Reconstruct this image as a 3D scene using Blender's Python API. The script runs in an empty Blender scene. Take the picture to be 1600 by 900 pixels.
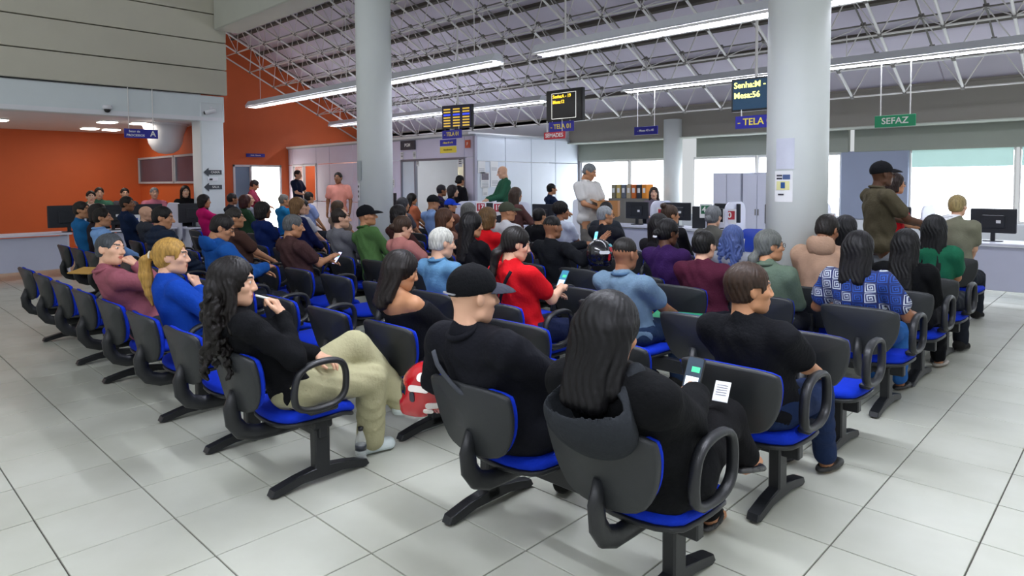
import bpy, math, random
import numpy as np
from mathutils import Vector, Matrix

random.seed(7)
SC = bpy.context.scene
COL = SC.collection
R_ = math.radians

# ------------------------------------------------------------------ camera, world, exposure
CAM = (2.787, -0.637, 1.567)
def set_camera():
    yaw, pitch, roll = -0.765, -0.048, -0.006
    f = Vector((math.sin(yaw)*math.cos(pitch), math.cos(yaw)*math.cos(pitch), math.sin(pitch)))
    r = Vector((math.cos(yaw), -math.sin(yaw), 0)); u = r.cross(f)
    r2 = r*math.cos(roll)+u*math.sin(roll); u2 = -r*math.sin(roll)+u*math.cos(roll)
    m = Matrix(((r2.x, u2.x, -f.x, CAM[0]), (r2.y, u2.y, -f.y, CAM[1]), (r2.z, u2.z, -f.z, CAM[2]), (0, 0, 0, 1)))
    c = bpy.data.cameras.new('camera'); o = bpy.data.objects.new('camera', c); COL.objects.link(o)
    o.matrix_world = m; c.sensor_width = 36; c.lens = 36*1040.4/1600; c.shift_y = -115.7/1600; c.clip_start = .05
    SC.camera = o
set_camera()
W = bpy.data.worlds.new('daylight'); SC.world = W; W.use_nodes = True
W.node_tree.nodes['Background'].inputs[0].default_value = (.93, .97, 1.0, 1)
W.node_tree.nodes['Background'].inputs[1].default_value = 0.52
SC.view_settings.view_transform = 'Standard'; SC.view_settings.look = 'None'
SC.view_settings.exposure = 0.32; SC.view_settings.gamma = 1.0; SC.view_settings.use_curve_mapping = False

# ------------------------------------------------------------------ materials
def lin(h):
    if isinstance(h, str):
        h = h.lstrip('#'); c = [int(h[i:i+2], 16)/255 for i in (0, 2, 4)]
    else: c = h
    return tuple(x/12.92 if x <= .04045 else ((x+.055)/1.055)**2.4 for x in c)
_M = {}
def mat(name, col, rough=.6, var=.08, scale=8, bump=0, metal=0, emit=0, spec=.5, trans=0, alpha=1, bscale=None, sheen=0, coat=0):
    if name in _M: return _M[name]
    m = bpy.data.materials.new(name); m.use_nodes = True; nt = m.node_tree; b = nt.nodes['Principled BSDF']
    c = lin(col)
    b.inputs['Roughness'].default_value = rough; b.inputs['Metallic'].default_value = metal
    b.inputs['Specular IOR Level'].default_value = spec
    if trans: b.inputs['Transmission Weight'].default_value = trans
    if sheen: b.inputs['Sheen Weight'].default_value = sheen
    if coat: b.inputs['Coat Weight'].default_value = coat
    if alpha < 1: b.inputs['Alpha'].default_value = alpha
    tc = nt.nodes.new('ShaderNodeTexCoord')
    nz = nt.nodes.new('ShaderNodeTexNoise'); nz.inputs['Scale'].default_value = scale; nz.inputs['Detail'].default_value = 3
    nt.links.new(tc.outputs['Object'], nz.inputs['Vector'])
    mx = nt.nodes.new('ShaderNodeMix'); mx.data_type = 'RGBA'
    mx.inputs[6].default_value = (*[x*(1-var) for x in c], 1); mx.inputs[7].default_value = (*[min(1, x*(1+var)) for x in c], 1)
    nt.links.new(nz.outputs['Fac'], mx.inputs[0]); nt.links.new(mx.outputs[2], b.inputs['Base Color'])
    if emit:
        b.inputs['Emission Color'].default_value = (*c, 1); b.inputs['Emission Strength'].default_value = emit
    if bump:
        n2 = nt.nodes.new('ShaderNodeTexNoise'); n2.inputs['Scale'].default_value = bscale or scale*6; n2.inputs['Detail'].default_value = 4
        nt.links.new(tc.outputs['Object'], n2.inputs['Vector'])
        bp = nt.nodes.new('ShaderNodeBump'); bp.inputs['Strength'].default_value = bump; bp.inputs['Distance'].default_value = .01
        nt.links.new(n2.outputs['Fac'], bp.inputs['Height']); nt.links.new(bp.outputs['Normal'], b.inputs['Normal'])
    _M[name] = m
    return m
def cloth(col, rough=.85):
    return mat('cloth_'+col.strip('#'), col, rough, .12, 14, .35, bscale=60, spec=.12)
def plast(col, rough=.45): return mat('plastic_'+col.strip('#'), col, rough, .05, 10, .05, bscale=200)
def paint(col, rough=.55): return mat('paint_'+col.strip('#'), col, rough, .05, 2.5)
def glow(col, e): return mat('glow_%s_%s' % (col.strip('#'), e), col, .5, .02, 3, emit=e)

# ------------------------------------------------------------------ objects
def link(o, parent=None):
    COL.objects.link(o)
    if parent is not None: o.parent = parent
    return o
def tag(o, label=None, cat=None, group=None, kind=None):
    if label: o['label'] = label
    if cat: o['category'] = cat
    if group: o['group'] = group
    if kind: o['kind'] = kind
    return o
def empty(name, loc=(0, 0, 0), rz=0, label=None, cat=None, group=None, kind=None, parent=None):
    o = bpy.data.objects.new(name, None); o.location = loc; o.rotation_euler = (0, 0, rz); o.empty_display_size = .1
    link(o, parent); return tag(o, label, cat, group, kind)
def add(name, me, parent=None, loc=(0, 0, 0), rot=(0, 0, 0), scale=None, m4=None):
    o = bpy.data.objects.new(name, me)
    if m4 is not None: o.matrix_local = m4
    else:
        o.location = loc; o.rotation_euler = rot
        if scale: o.scale = scale
    return link(o, parent)
def copy_tree(o, parent=None, loc=None, rz=None):
    c = o.copy(); COL.objects.link(c); c.parent = parent
    if loc is not None: c.location = loc
    if rz is not None: c.rotation_euler = (0, 0, rz)
    for ch in list(o.children):
        if ch.name not in _fresh: copy_tree(ch, c)
    return c
_fresh = set()

class MB:
    def __init__(s): s.v = []; s.f = []; s.m = []; s.mi = 0
    def addm(s, vs, fs):
        n = len(s.v); s.v += [tuple(float(q) for q in p) for p in vs]
        for f in fs: s.f.append(tuple(i+n for i in f)); s.m.append(s.mi)
        return s
    def box(s, c, d, b=0, rot=None):
        hx, hy, hz = d[0]/2, d[1]/2, d[2]/2; vs = []; fs = []
        if b <= 0:
            vs = [(x*hx, y*hy, z*hz) for x in (-1, 1) for y in (-1, 1) for z in (-1, 1)]
            fs = [(0, 1, 3, 2), (4, 6, 7, 5), (0, 4, 5, 1), (2, 3, 7, 6), (0, 2, 6, 4), (1, 5, 7, 3)]
        else:
            b = min(b, hx*.95, hy*.95, hz*.95); idx = {}
            for x in (-1, 1):
                for y in (-1, 1):
                    for z in (-1, 1):
                        for a in range(3):
                            p = [x*(hx-b), y*(hy-b), z*(hz-b)]; p[a] = (x*hx, y*hy, z*hz)[a]
                            idx[x, y, z, a] = len(vs); vs.append(tuple(p))
            S = (-1, 1)
            for a in range(3):
                o1, o2 = [k for k in range(3) if k != a]
                for q in S:
                    def key(u, w):
                        k = [0, 0, 0]; k[a] = q; k[o1] = u; k[o2] = w; return idx[(*k, a)]
                    fs.append((key(-1, -1), key(1, -1), key(1, 1), key(-1, 1)))
                for u in S:
                    for w in S:
                        def kk(t, ax):
                            k = [0, 0, 0]; k[a] = t; k[o1] = u; k[o2] = w; return idx[(*k, ax)]
                        fs.append((kk(-1, o1), kk(1, o1), kk(1, o2), kk(-1, o2)))
            for x in S:
                for y in S:
                    for z in S: fs.append((idx[x, y, z, 0], idx[x, y, z, 1], idx[x, y, z, 2]))
        M = rot if rot is not None else Matrix.Identity(3)
        return s.addm([tuple(Vector(c)+M@Vector(p)) for p in vs], fs)
    def tube(s, pts, r, n=8, closed=False, cap=True, sx=1.0, up=None):
        pts = [Vector(p) for p in pts]; N = len(pts); rs = r if isinstance(r, (list, tuple)) else [r]*N; vs = []; fs = []
        prev = None
        for i, p in enumerate(pts):
            if closed: t = pts[(i+1) % N]-pts[i-1]
            else: t = pts[min(i+1, N-1)]-pts[max(i-1, 0)]
            t.normalize()
            if prev is None:
                a = Vector(up) if up else (Vector((0, 0, 1)) if abs(t.z) < .9 else Vector((1, 0, 0)))
                u = t.cross(a).normalized()
            else: u = (prev-t*prev.dot(t)).normalized()
            prev = u; w = t.cross(u)
            for k in range(n):
                an = 2*math.pi*(k+.5)/n
                vs.append(p+u*math.cos(an)*rs[i]*sx+w*math.sin(an)*rs[i])
        for i in range(N if closed else N-1):
            a = i*n; b = ((i+1) % N)*n
            for k in range(n): fs.append((a+k, a+(k+1) % n, b+(k+1) % n, b+k))
        if not closed and cap: fs.append(tuple(range(n))[::-1]); fs.append(tuple((N-1)*n+k for k in range(n)))
        return s.addm(vs, fs)
    def lathe(s, prof, n=16, c=(0, 0, 0)):
        vs = []; fs = []
        for r, z in prof:
            for k in range(n):
                a = 2*math.pi*k/n; vs.append((c[0]+r*math.cos(a), c[1]+r*math.sin(a), c[2]+z))
        for i in range(len(prof)-1):
            for k in range(n): fs.append((i*n+k, i*n+(k+1) % n, (i+1)*n+(k+1) % n, (i+1)*n+k))
        fs.append(tuple(range(n))[::-1]); fs.append(tuple((len(prof)-1)*n+k for k in range(n)))
        return s.addm(vs, fs)
    def plate(s, poly, t, ax='y', c=(0, 0, 0), ch=.0, fn=None):
        """outline poly (u,w) in the plane across axis ax, thickness t, chamfer ch"""
        P = [Vector((a, b)) for a, b in poly]; n = len(P); cen = sum(P, Vector((0, 0)))/n
        def ins(q, k):
            d = (cen-q); L = d.length or 1; return q+d/L*k
        rings = [(-t/2, ch), (-t/2+ch, 0), (t/2-ch, 0), (t/2, ch)] if ch > 0 else [(-t/2, 0), (t/2, 0)]
        vs = []; fs = []
        for h, k in rings:
            for q in P:
                q2 = ins(q, k); h2 = h+(fn(q2.x, q2.y) if fn else 0)
                v = {'y': (q2.x, h2, q2.y), 'x': (h2, q2.x, q2.y), 'z': (q2.x, q2.y, h2)}[ax]
                vs.append((c[0]+v[0], c[1]+v[1], c[2]+v[2]))
        for i in range(len(rings)-1):
            for k in range(n): fs.append((i*n+k, i*n+(k+1) % n, (i+1)*n+(k+1) % n, (i+1)*n+k))
        e = len(rings)-1
        if fn:
            for base, rev in ((0, 1), (e*n, 0)):
                q2 = cen; h2 = rings[0 if base == 0 else e][0]+fn(cen.x, cen.y)
                v = {'y': (q2.x, h2, q2.y), 'x': (h2, q2.x, q2.y), 'z': (q2.x, q2.y, h2)}[ax]
                vs.append((c[0]+v[0], c[1]+v[1], c[2]+v[2])); ci = len(vs)-1
                for k in range(n):
                    t3 = (base+k, base+(k+1) % n, ci); fs.append(t3[::-1] if rev else t3)
        else:
            fs.append(tuple(range(n))[::-1]); fs.append(tuple(e*n+k for k in range(n)))
        return s.addm(vs, fs)
    def mesh(s, name, mats, smooth=False):
        me = bpy.data.meshes.new(name); me.from_pydata(s.v, [], s.f)
        for m in (mats if isinstance(mats, (list, tuple)) else [mats]): me.materials.append(m)
        if len(set(s.m)) > 1: me.polygons.foreach_set('material_index', s.m)
        if smooth: me.polygons.foreach_set('use_smooth', [True]*len(s.f))
        me.update(); fixn(me); return me
def fixn(me):
    import bmesh
    bm = bmesh.new(); bm.from_mesh(me); bmesh.ops.recalc_face_normals(bm, faces=bm.faces); bm.to_mesh(me); bm.free()
def part(name, mb, m, parent, smooth=False, **k): return add(name, mb.mesh(name, m, smooth), parent, **k)
def chaikin(P, n=2):
    for _ in range(n):
        Q = []
        for i in range(len(P)):
            a = P[i]; b = P[(i+1) % len(P)]
            Q += [(a[0]*.75+b[0]*.25, a[1]*.75+b[1]*.25), (a[0]*.25+b[0]*.75, a[1]*.25+b[1]*.75)]
        P = Q
    return P
def rrect(w, h, r, n=4, c=(0, 0)):
    P = []
    for sx, sy, a0 in ((1, 1, 0), (-1, 1, 90), (-1, -1, 180), (1, -1, 270)):
        for k in range(n+1):
            a = R_(a0+90*k/n); P.append((c[0]+sx*(w/2-r)+r*math.cos(a), c[1]+sy*(h/2-r)+r*math.sin(a)))
    return P
_txt = {}
def text(s, size, m, parent, loc, rot=(math.pi/2, 0, 0), align='CENTER', name='lettering', ext=.002, bold=0.0):
    cu = bpy.data.curves.new('lettering', 'FONT'); cu.body = s; cu.size = size; cu.align_x = align; cu.align_y = 'CENTER'
    cu.extrude = ext; cu.offset = bold; cu.resolution_u = 3
    o = bpy.data.objects.new('t', cu); COL.objects.link(o); bpy.context.view_layer.update()
    me = bpy.data.meshes.new_from_object(o.evaluated_get(bpy.context.evaluated_depsgraph_get()))
    bpy.data.objects.remove(o); me.materials.clear(); me.materials.append(m); me.name = name
    return add(name, me, parent, loc, rot)
# ------------------------------------------------------------------ large structure
TILE = .46
def project(p):
    yaw, pitch = -0.765, -0.048
    f = (math.sin(yaw)*math.cos(pitch), math.cos(yaw)*math.cos(pitch), math.sin(pitch)); r = (math.cos(yaw), -math.sin(yaw), 0)
    u = (-r[1]*-f[2]*0 + r[1]*f[2], -r[0]*f[2], r[0]*f[1]-r[1]*f[0])
    d = [p[i]-CAM[i] for i in range(3)]; z = sum(d[i]*f[i] for i in range(3))
    if z < .3: return None
    return 800+1040.4*sum(d[i]*r[i] for i in range(3))/z, 334.3-1040.4*sum(d[i]*u[i] for i in range(3))/z, z

def floor_mat():
    m = bpy.data.materials.new('ceramic_tile'); m.use_nodes = True; nt = m.node_tree; b = nt.nodes['Principled BSDF']
    oi = nt.nodes.new('ShaderNodeNewGeometry'); nz = nt.nodes.new('ShaderNodeTexNoise'); nz.inputs['Scale'].default_value = 1.6; nz.inputs['Detail'].default_value = 5
    nt.links.new(oi.outputs['Position'], nz.inputs['Vector'])
    cr = nt.nodes.new('ShaderNodeValToRGB'); cr.color_ramp.elements[0].position = .3; cr.color_ramp.elements[1].position = .72
    cr.color_ramp.elements[0].color = (*lin('#b0b2a4'), 1); cr.color_ramp.elements[1].color = (*lin('#c2c4b8'), 1)
    nt.links.new(nz.outputs['Fac'], cr.inputs[0]); nt.links.new(cr.outputs[0], b.inputs['Base Color'])
    b.inputs['Roughness'].default_value = .3; b.inputs['Specular IOR Level'].default_value = .35
    n2 = nt.nodes.new('ShaderNodeTexNoise'); n2.inputs['Scale'].default_value = 9; nt.links.new(oi.outputs['Position'], n2.inputs['Vector'])
    mr = nt.nodes.new('ShaderNodeMapRange'); mr.inputs[3].default_value = .24; mr.inputs[4].default_value = .42
    nt.links.new(n2.outputs['Fac'], mr.inputs[0]); nt.links.new(mr.outputs[0], b.inputs['Roughness'])
    return m
def build_floor():
    fl = part('floor', MB().box((-6, 5.3, -.06), (24, 15.4, .12)), mat('grout', '#55524c', .9), None)
    tag(fl, kind='structure')
    fm = floor_mat(); g = .0065; t = .012
    me = MB().box((0, 0, t/2-.004), (TILE-g, TILE-g, t), .0015).mesh('tile', fm)
    cells = []
    for i in range(-39, 13):
        for j in range(-5, 28):
            p = ((i+.5)*TILE, (j+.5)*TILE, 0); q = project(p)
            vis = q is not None and -60 < q[0] < 1660 and q[1] < 960
            cells.append((0 if vis else 1, q[2] if q else 99, p))
    cells.sort()
    for k, (a, b, p) in enumerate(cells[:300]): add('floor_tile', me, fl, (p[0], p[1], 0))
    mb = MB()
    for a, b, p in cells[300:]: mb.box((p[0], p[1], t/2-.004), (TILE-g, TILE-g, t))
    tag(part('floor_tiles_far', mb, fm, fl), kind='stuff')
build_floor()

WHITE = paint('#dfe3e6'); ORANGE = paint('#cf6230', .6); GREYP = paint('#c6c3b2', .6); PANEL = paint('#dfdbf0', .5); PALE = paint('#e8e9ee', .5)
STEEL = mat('white_steel', '#e6e4e1', .4, .06, 6); DSTEEL = mat('grey_steel', '#77746f', .5, .1, 6)
XG = -15.8      # gable wall
YP, XP, HP = 9.11, -7.66, 2.58   # office partition corner
YW = 12.7       # window wall
XM = -10.95     # mezzanine face

def wall(name, mb, m): return tag(part(name, mb, m, None), kind='structure')
def sub_panel_wall(name, axis, fixed, rng, rows, ncols, m, thick=.05, gap=.012, holes=(), under=None):
    """wall of separate panels; axis 'x': runs along x at y=fixed facing -y; axis 'y': runs along y at x=fixed facing +x"""
    root = empty(name, (0, 0, 0), kind='structure')
    edges = rng if isinstance(rng, list) else [rng[0]+(rng[1]-rng[0])*i/ncols for i in range(ncols+1)]
    for a, b in zip(edges[:-1], edges[1:]):
        for z0, z1 in rows:
            if any(a < h[1]-.02 and b > h[0]+.02 and z0 < h[3]-.02 and z1 > h[2]+.02 for h in holes): continue
            L = b-a-gap; c = (a+b)/2; zc = (z0+z1)/2; h = z1-z0-gap
            if axis == 'x': part('panel', MB().box((c, fixed+thick/2, zc), (L, thick, h), .006), m, root)
            else: part('panel', MB().box((fixed-thick/2, c, zc), (thick, L, h), .006), m, root)
    return root

def build_shell():
    # mezzanine front of grey horizontal panels
    mz = empty('wall_left', kind='structure')
    zs = [3.36, 3.87, 4.42, 4.97, 5.55, 6.2, 6.9, 7.6]
    for z0, z1 in zip(zs[:-1], zs[1:]):
        part('panel', MB().box((XM-.03, -.4, (z0+z1)/2), (.10, 11.3, z1-z0-.02), .008), GREYP, mz)
    part('backing', MB().box((XM-.16, -.4, 5.48), (.16, 11.2, 4.2)), mat('dark_joint', '#4a4a46', .8), mz)
    part('soffit_beam', MB().box((XM-.20, -.4, 3.08), (.34, 11.2, .52), .01), paint('#d9e2e4'), mz)
    w = part('window_1', MB().box((XM+.03, 3.05, 5.6), (.05, 1.0, .9), .01), STEEL, None); tag(w, kind='structure')
    part('pane', MB().box((XM+.06, 3.05, 5.6), (.02, .9, .8)), mat('teal_glass', '#3d8a96', .15, .15, 2), w)
    wall('wall_back', MB().box((-13.55, 5.12, 1.5), (4.5, .12, 3.0)), ORANGE)
    wall('wall_side', MB().box((XG-.06, 0.0, 1.5), (.12, 10.2, 3.0)), ORANGE)
    wall('wall_gable', MB().plate([(5.0, 0), (YW, 0), (YW, 3.3), (5.0, 7.3)], .12, 'x', (XG-.06, 0, 0)), ORANGE) if False else None
    # gable wall with a doorway
    mb = MB()
    d0, d1, dz = 7.44, 8.88, 2.1
    for pl in ([(5.18, 0), (d0, 0), (d0, 6.0), (5.18, 7.1)], [(d0, dz), (d1, dz), (d1, 5.3), (d0, 6.0)], [(d1, 0), (YW, 0), (YW, 3.3), (d1, 5.3)]):
        mb.plate(pl, .12, 'x', (XG-.06, 0, 0))
    wall('wall_gable', mb, ORANGE)
    wall('wall_annex', MB().box((-12.6, .2, 5.0), (.1, 10.3, 4.2)), WHITE)
    # ceiling under the mezzanine
    c = wall('ceiling', MB().box((-13.5, -.3, 2.87), (5.1, 10.9, .08)), paint('#e4e6ea'))
    # main beam over the column line
    tag(part('trim_1', MB().box((-5.2, 5.25, 5.15), (11.4, .5, 1.0), .02), paint('#b9bbb0'), None), kind='structure')
    # far wall: windows, blind band, projecting fascia
    wr = empty('wall_right', kind='structure')
    part('sill_wall', MB().box((-1.2, YW+.1, .42), (13.0, .2, .84), .01), paint('#d6d8dc'), wr)
    for a, b in ((-7.66, -5.0), (-4.4, -1.3), (-1.2, 1.4), (1.5, 6)):
        part('blind_band', MB().box(((a+b)/2, YW+.02, 2.30), (b-a, .12, .44), .01), paint('#8f948a'), wr)
    part('fascia', MB().box((-1.2, YW-.22, 2.83), (13.0, .3, .66), .015), paint('#918d84'), wr)
    part('fascia_ledge', MB().box((-1.2, YW-.25, 2.505), (13.0, .40, .03), .008), paint('#b9beb4'), wr)
    part('grey_infill', MB().box((-.87, YW+.02, 1.47), (1.12, .1, 1.25), .01), paint('#8e97ad'), wr)
    part('upper_wall', MB().box((-5.2, YW+.1, 3.6), (21.2, .1, 1.0)), paint('#8f8b83'), wr); part('lower_wall', MB().box((-11.7, YW+.1, 1.6), (8.2, .1, 3.2)), paint('#c9c9d2'), wr)
    k = 2
    for a, b in ((-7.66, -6.2), (-6.15, -4.95), (-4.5, -3.1), (-3.05, -1.45), (-.3, 1.2), (1.25, 2.9), (2.95, 5.3)):
        wn = empty('window_%d' % k, kind='structure'); k += 1
        cx = (a+b)/2; w_ = b-a
        f = MB()
        for z in (.86, 2.06): f.box((cx, YW+.06, z), (w_, .06, .05), .005)
        for x in (a+.012, b-.012): f.box((x, YW+.06, 1.46), (.024, .05, 1.2), .005)
        part('window_frame', f, STEEL, wn)
        part('pane', MB().box((cx, YW+.08, 1.46), (w_-.05, .01, 1.16)), glow('#f2f8ff', 4.0), wn)
        if a > -1: part('roller_blind', MB().box((cx, YW+.03, 1.95), (w_-.06, .02, .34)), mat('backlit_blind_cloth', '#b9dcd6', .8, .05, 4, emit=.35), wn)  # cloth emits a little so the blind looks backlit
    # office partition: front (along x) and side (along y)
    fr = sub_panel_wall('wall_partition', 'x', YP, [XG, -15.55, -14.2, -13.5, -12.35, -11.2, -10.25, -7.99, XP], [(0, 1.06), (1.06, 2.1), (2.1, HP)], 0, PANEL,
                        holes=[(-15.55, -14.2, 1.06, 2.1), (-10.25, -7.99, 0, 2.1)])
    part('edge_post', MB().box((XP-.03, YP+.03, HP/2), (.07, .07, HP), .005), paint('#b5b3c6'), fr)
    sd = sub_panel_wall('wall_office', 'y', XP, (YP+.06, YW-.05), [(0, 2.02), (2.02, HP)], 4, paint('#d6deea', .45))
    part('top_rail', MB().box((XP-.02, (YP+YW)/2, HP), (.08, YW-YP, .04)), paint('#aab0ba'), sd)
    part('top_rail', MB().box(((XG+XP)/2, YP+.02, HP), (XP-XG, .08, .04)), paint('#aab0ba'), fr)
    # interior of the bright office
    off = empty('wall_inner', kind='structure')
    part('back', MB().box((-9.32, 11.6, 1.3), (3.16, .08, 2.6)), paint('#eef0f2'), off)
    part('back', MB().box((-10.9, 10.4, 1.3), (.08, 2.4, 2.6)), paint('#e6e8ee'), off)
    part('back', MB().box((-13.6, 10.6, 1.3), (4.3, .08, 2.6)), paint('#dba088'), off)
    part('lid', MB().box((-11.9, 10.4, 2.62), (8.2, 2.7, .05)), paint('#f0f0f0'), off)
    for x in (-14.6, -9.2):
        l = empty('ceiling_lamp', (x, 10.1, 2.56), label='flat white office ceiling lamp behind the '+('service hatch' if x < -12 else 'glazed office front'), cat='ceiling lamp')
        part('housing', MB().box((0, 0, .015), (1.28, .34, .03), .005), STEEL, l); part('diffuser', MB().box((0, 0, -.008), (1.2, .28, .016)), glow('#ffffff', 16.0), l)
    # glazed office front: frame and panes
    g = empty('door_1', kind='structure'); m = mat('alu', '#8b8d99', .35, .05, 5, metal=.5)
    fb = MB()
    for x in (-10.25, -9.72, -7.99): fb.box((x, YP+.02, 1.05), (.05, .07, 2.1), .006)
    fb.box((-9.12, YP+.02, 2.09), (2.3, .07, .05), .006); fb.box((-9.99, YP+.02, .85), (.5, .05, .04)); fb.box((-9.12, YP+.02, .03), (2.3, .07, .06))
    part('door_frame', fb, m, g)
    part('pane', MB().box((-9.985, YP+.02, 1.48), (.47, .012, 1.18)), mat('frost', '#dfeaf2', .35, .03, 3, alpha=.75), g)
    part('pane', MB().box((-9.985, YP+.02, .45), (.47, .012, .76)), mat('frost', '#dfeaf2', .35, .03, 3), g)
    lf = part('door_leaf', MB().box((-9.75, YP+1.75, 1.03), (.04, .75, 2.0), .005), mat('beige_door', '#c9c0a6', .5, .05, 4), g)
    part('handle', MB().box((-9.72, YP+1.45, 1.0), (.05, .12, .03), .005), DSTEEL, lf)
    # service hatch
    h = empty('window_20', kind='structure'); fb = MB()
    for x in (-15.53, -14.93, -14.22): fb.box((x, YP+.02, 1.6), (.05, .08, 1.06), .005)
    fb.box((-14.87, YP+.02, 2.08), (1.35, .08, .05), .005)
    part('window_frame', fb, PALE, h); part('counter_shelf', MB().box((-14.87, YP-.08, 1.06), (1.36, .42, .04), .008), PALE, h)
    part('pane', MB().box((-15.23, YP+.02, 1.6), (.55, .01, 1.0)), mat('clear_glass', '#e8f0f4', .05, 0, 1, alpha=.2), h)
    # bright glazed street doorway in the gable wall
    d = empty('door_2', kind='structure'); fb = MB()
    for y in (d0+.03, 7.95, d1-.03): fb.box((XG-.02, y, dz/2), (.08, .06, dz), .006)
    fb.box((XG-.02, (d0+d1)/2, dz-.03), (.08, d1-d0, .06), .006)
    part('door_frame', fb, paint('#dadde6'), d)
    part('pane', MB().box((XG-.03, 7.70, 1.05), (.012, .45, 2.0)), mat('grey_glass', '#7f97b4', .12, .08, 2), d)
    part('pane', MB().box((XG-.03, 8.41, 1.05), (.012, .86, 2.0)), glow('#fff9f0', 4.5), d)
    # dark internal windows in the orange wall
    for n, (a, b) in enumerate(((-15.75, -13.35), (-13.3, -11.25))):
        w = empty('window_%d' % (21+n), kind='structure'); fb = MB(); y = 5.03
        for z in (1.6, 2.2): fb.box(((a+b)/2, y, z), (b-a, .06, .05), .005)
        for x in (a+.03, b-.03): fb.box((x, y, 1.9), (.06, .06, .6), .005)
        part('window_frame', fb, paint('#b9bcc4'), w); part('pane', MB().box(((a+b)/2, y+.01, 1.9), (b-a-.1, .02, .56)), mat('tinted_pane', '#4b5266', .2, .1, 2), w)
build_shell()

def column(x, y, r, h, label):
    o = empty('column', (x, y, 0), label=label, cat='column')
    mb = MB(); mb.lathe([(r, 0), (r, h)], 40); part('shaft', mb, paint('#dde3e1', .5), o, True)
    part('base_ring', MB().lathe([(r+.012, 0), (r+.012, .09), (r+.002, .1)], 40), paint('#9aa09e'), o, True)
    return o
COLR = column(.56, 5.26, .25, 4.7, 'thick round white column with notices, beside the beige hoodie')
COLL = column(-5.28, 4.93, .25, 4.7, 'round white column behind the green polo')
COLF = column(-4.76, 12.3, .20, 2.9, 'slim white column between the far bright windows')
def pillar():
    o = empty('column', (-11.19, 4.94, 0), label='square white pillar with arrow notices beside the orange wall', cat='column')
    part('shaft', MB().box((0, 0, 1.6), (.46, .46, 3.2), .02), paint('#dbe2e4'), o); part('plinth', MB().box((0, 0, .05), (.49, .49, .1), .01), paint('#9aa09e'), o)
    return o
PIL = pillar()

# roof: sloping boards, purlins, space frame
def zl(y): return 8.68-.5*y
def build_roof():
    DX = .78; DY = .70; X0 = XG+.1; NX = 27; Y1 = 11.45; NY = 11
    s = math.sqrt(1+.25); nz = Vector((0, .5, 1)).normalized(); D = .52
    low = lambda i, j: Vector((X0+i*DX, Y1-j*DY, zl(Y1-j*DY)))
    upp = lambda i, j: low(i+.5, j+.5)+nz*D
    rf = empty('wall_roof', kind='structure')
    board = mat('roof_board', '#dcd6e4', .75, .07, 1.5); rot = Matrix.Rotation(math.atan2(-.5, 1), 3, 'X')
    segs = 4; L = (5.6-XG)/segs
    for j in range(-1, 16):
        y = Y1-(j+.5)*DY
        for k in range(segs):
            c = Vector((XG+L*(k+.5), y, zl(y)))+nz*(D+.16)
            part('roof_panel', MB().box(c, (L-.02, DY*s-.03, .05), .004, rot), board, rf)
    pu = mat('purlin', '#5b564e', .7)
    tr = empty('roof_truss', (0, 0, 0), label='white tubular space-frame truss under the sloping roof', cat='roof truss')
    for j in range(0, 13):
        c = Vector((0, Y1-j*DY, zl(Y1-j*DY)))+nz*(D+.09)
        part('purlin', MB().box(((XG+5.6)/2, c.y, c.z), (5.6-XG, .06, .10), 0, rot), pu, tr)
    for i in range(NX+1): part('slope_chord', MB().tube([low(i, 0), low(i, NY)], .021, 6), STEEL, tr, True)
    for j in range(NY+1): part('cross_chord', MB().tube([low(0, j), low(NX, j)], .015, 6), STEEL, tr, True)
    for i in range(NX): part('upper_chord', MB().tube([upp(i, 0), upp(i, NY-1)], .014, 5), DSTEEL, tr, True)
    for j in range(NY): part('upper_cross_chord', MB().tube([upp(0, j), upp(NX-1, j)], .014, 5), DSTEEL, tr, True)
    mb = MB(); nd = MB()
    for i in range(NX):
        for j in range(NY):
            u = upp(i, j)
            for a, b in ((0, 0), (1, 0), (0, 1), (1, 1)): mb.tube([low(i+a, j+b), u], .0095, 4, cap=False)
            nd.box(u, (.07, .07, .06), 0, rot)
    for i in range(NX+1):
        for j in range(NY+1): nd.box(low(i, j), (.05, .06, .05), 0, rot)
    tag(part('diagonal_bars', mb, STEEL, tr, True), kind='stuff'); tag(part('node_plates', nd, DSTEEL, tr), kind='stuff')
build_roof()

def fixture(x0, x1, y, z, label, rods=True, e=20.0):
    o = empty('strip_light', ((x0+x1)/2, y, z), label=label, cat='strip light', group='strip lights under the roof'); L = x1-x0
    b = MB(); b.plate([(-.06, .07), (.06, .07), (.13, -.035), (.118, -.04), (-.118, -.04), (-.13, -.035)], L, 'x')
    part('channel', b, paint('#c9ccd2', .4), o)
    part('lamp_tubes', MB().box((0, 0, -.046), (L-.04, .115, .012)), glow('#eef2ff', e*1.3), o)
    lv = MB(); n = int(L/.16)
    for k in range(n): lv.box((-L/2+.08+k*(L-.16)/(n-1), 0, -.06), (.012, .22, .03))
    for s in (-1, 1): lv.box((0, s*.11, -.06), (L, .008, .03))
    part('louvre', lv, STEEL, o)
    if rods:
        for k in range(max(2, int(L/2.4))):
            x = -L/2+.5+k*(L-1.0)/max(1, int(L/2.4)-1); part('hanger_rod', MB().tube([(x, 0, .05), (x, 0, max(.4, zl(y)-z))], .006, 5), STEEL, o)
    return o
fixture(-11.86, -3.99, 6.16, 3.33, 'long strip light starting against the orange wall, nearer the audience')
fixture(-3.25, 3.4, 6.16, 3.33, 'long strip light nearest the audience, passing behind the thick column')
fixture(-14.8, -6.47, 9.98, 3.31, 'far strip light above the pale office partition')
fixture(-4.45, 3.4, 9.98, 3.31, 'far strip light carrying the hanging green sign')
fixture(-1.6, 4.5, 2.2, 3.4, 'added strip light brightening the front rows from overhead, out of view', e=58.0)  # unseen lamp added to light the front rows and columns
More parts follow.
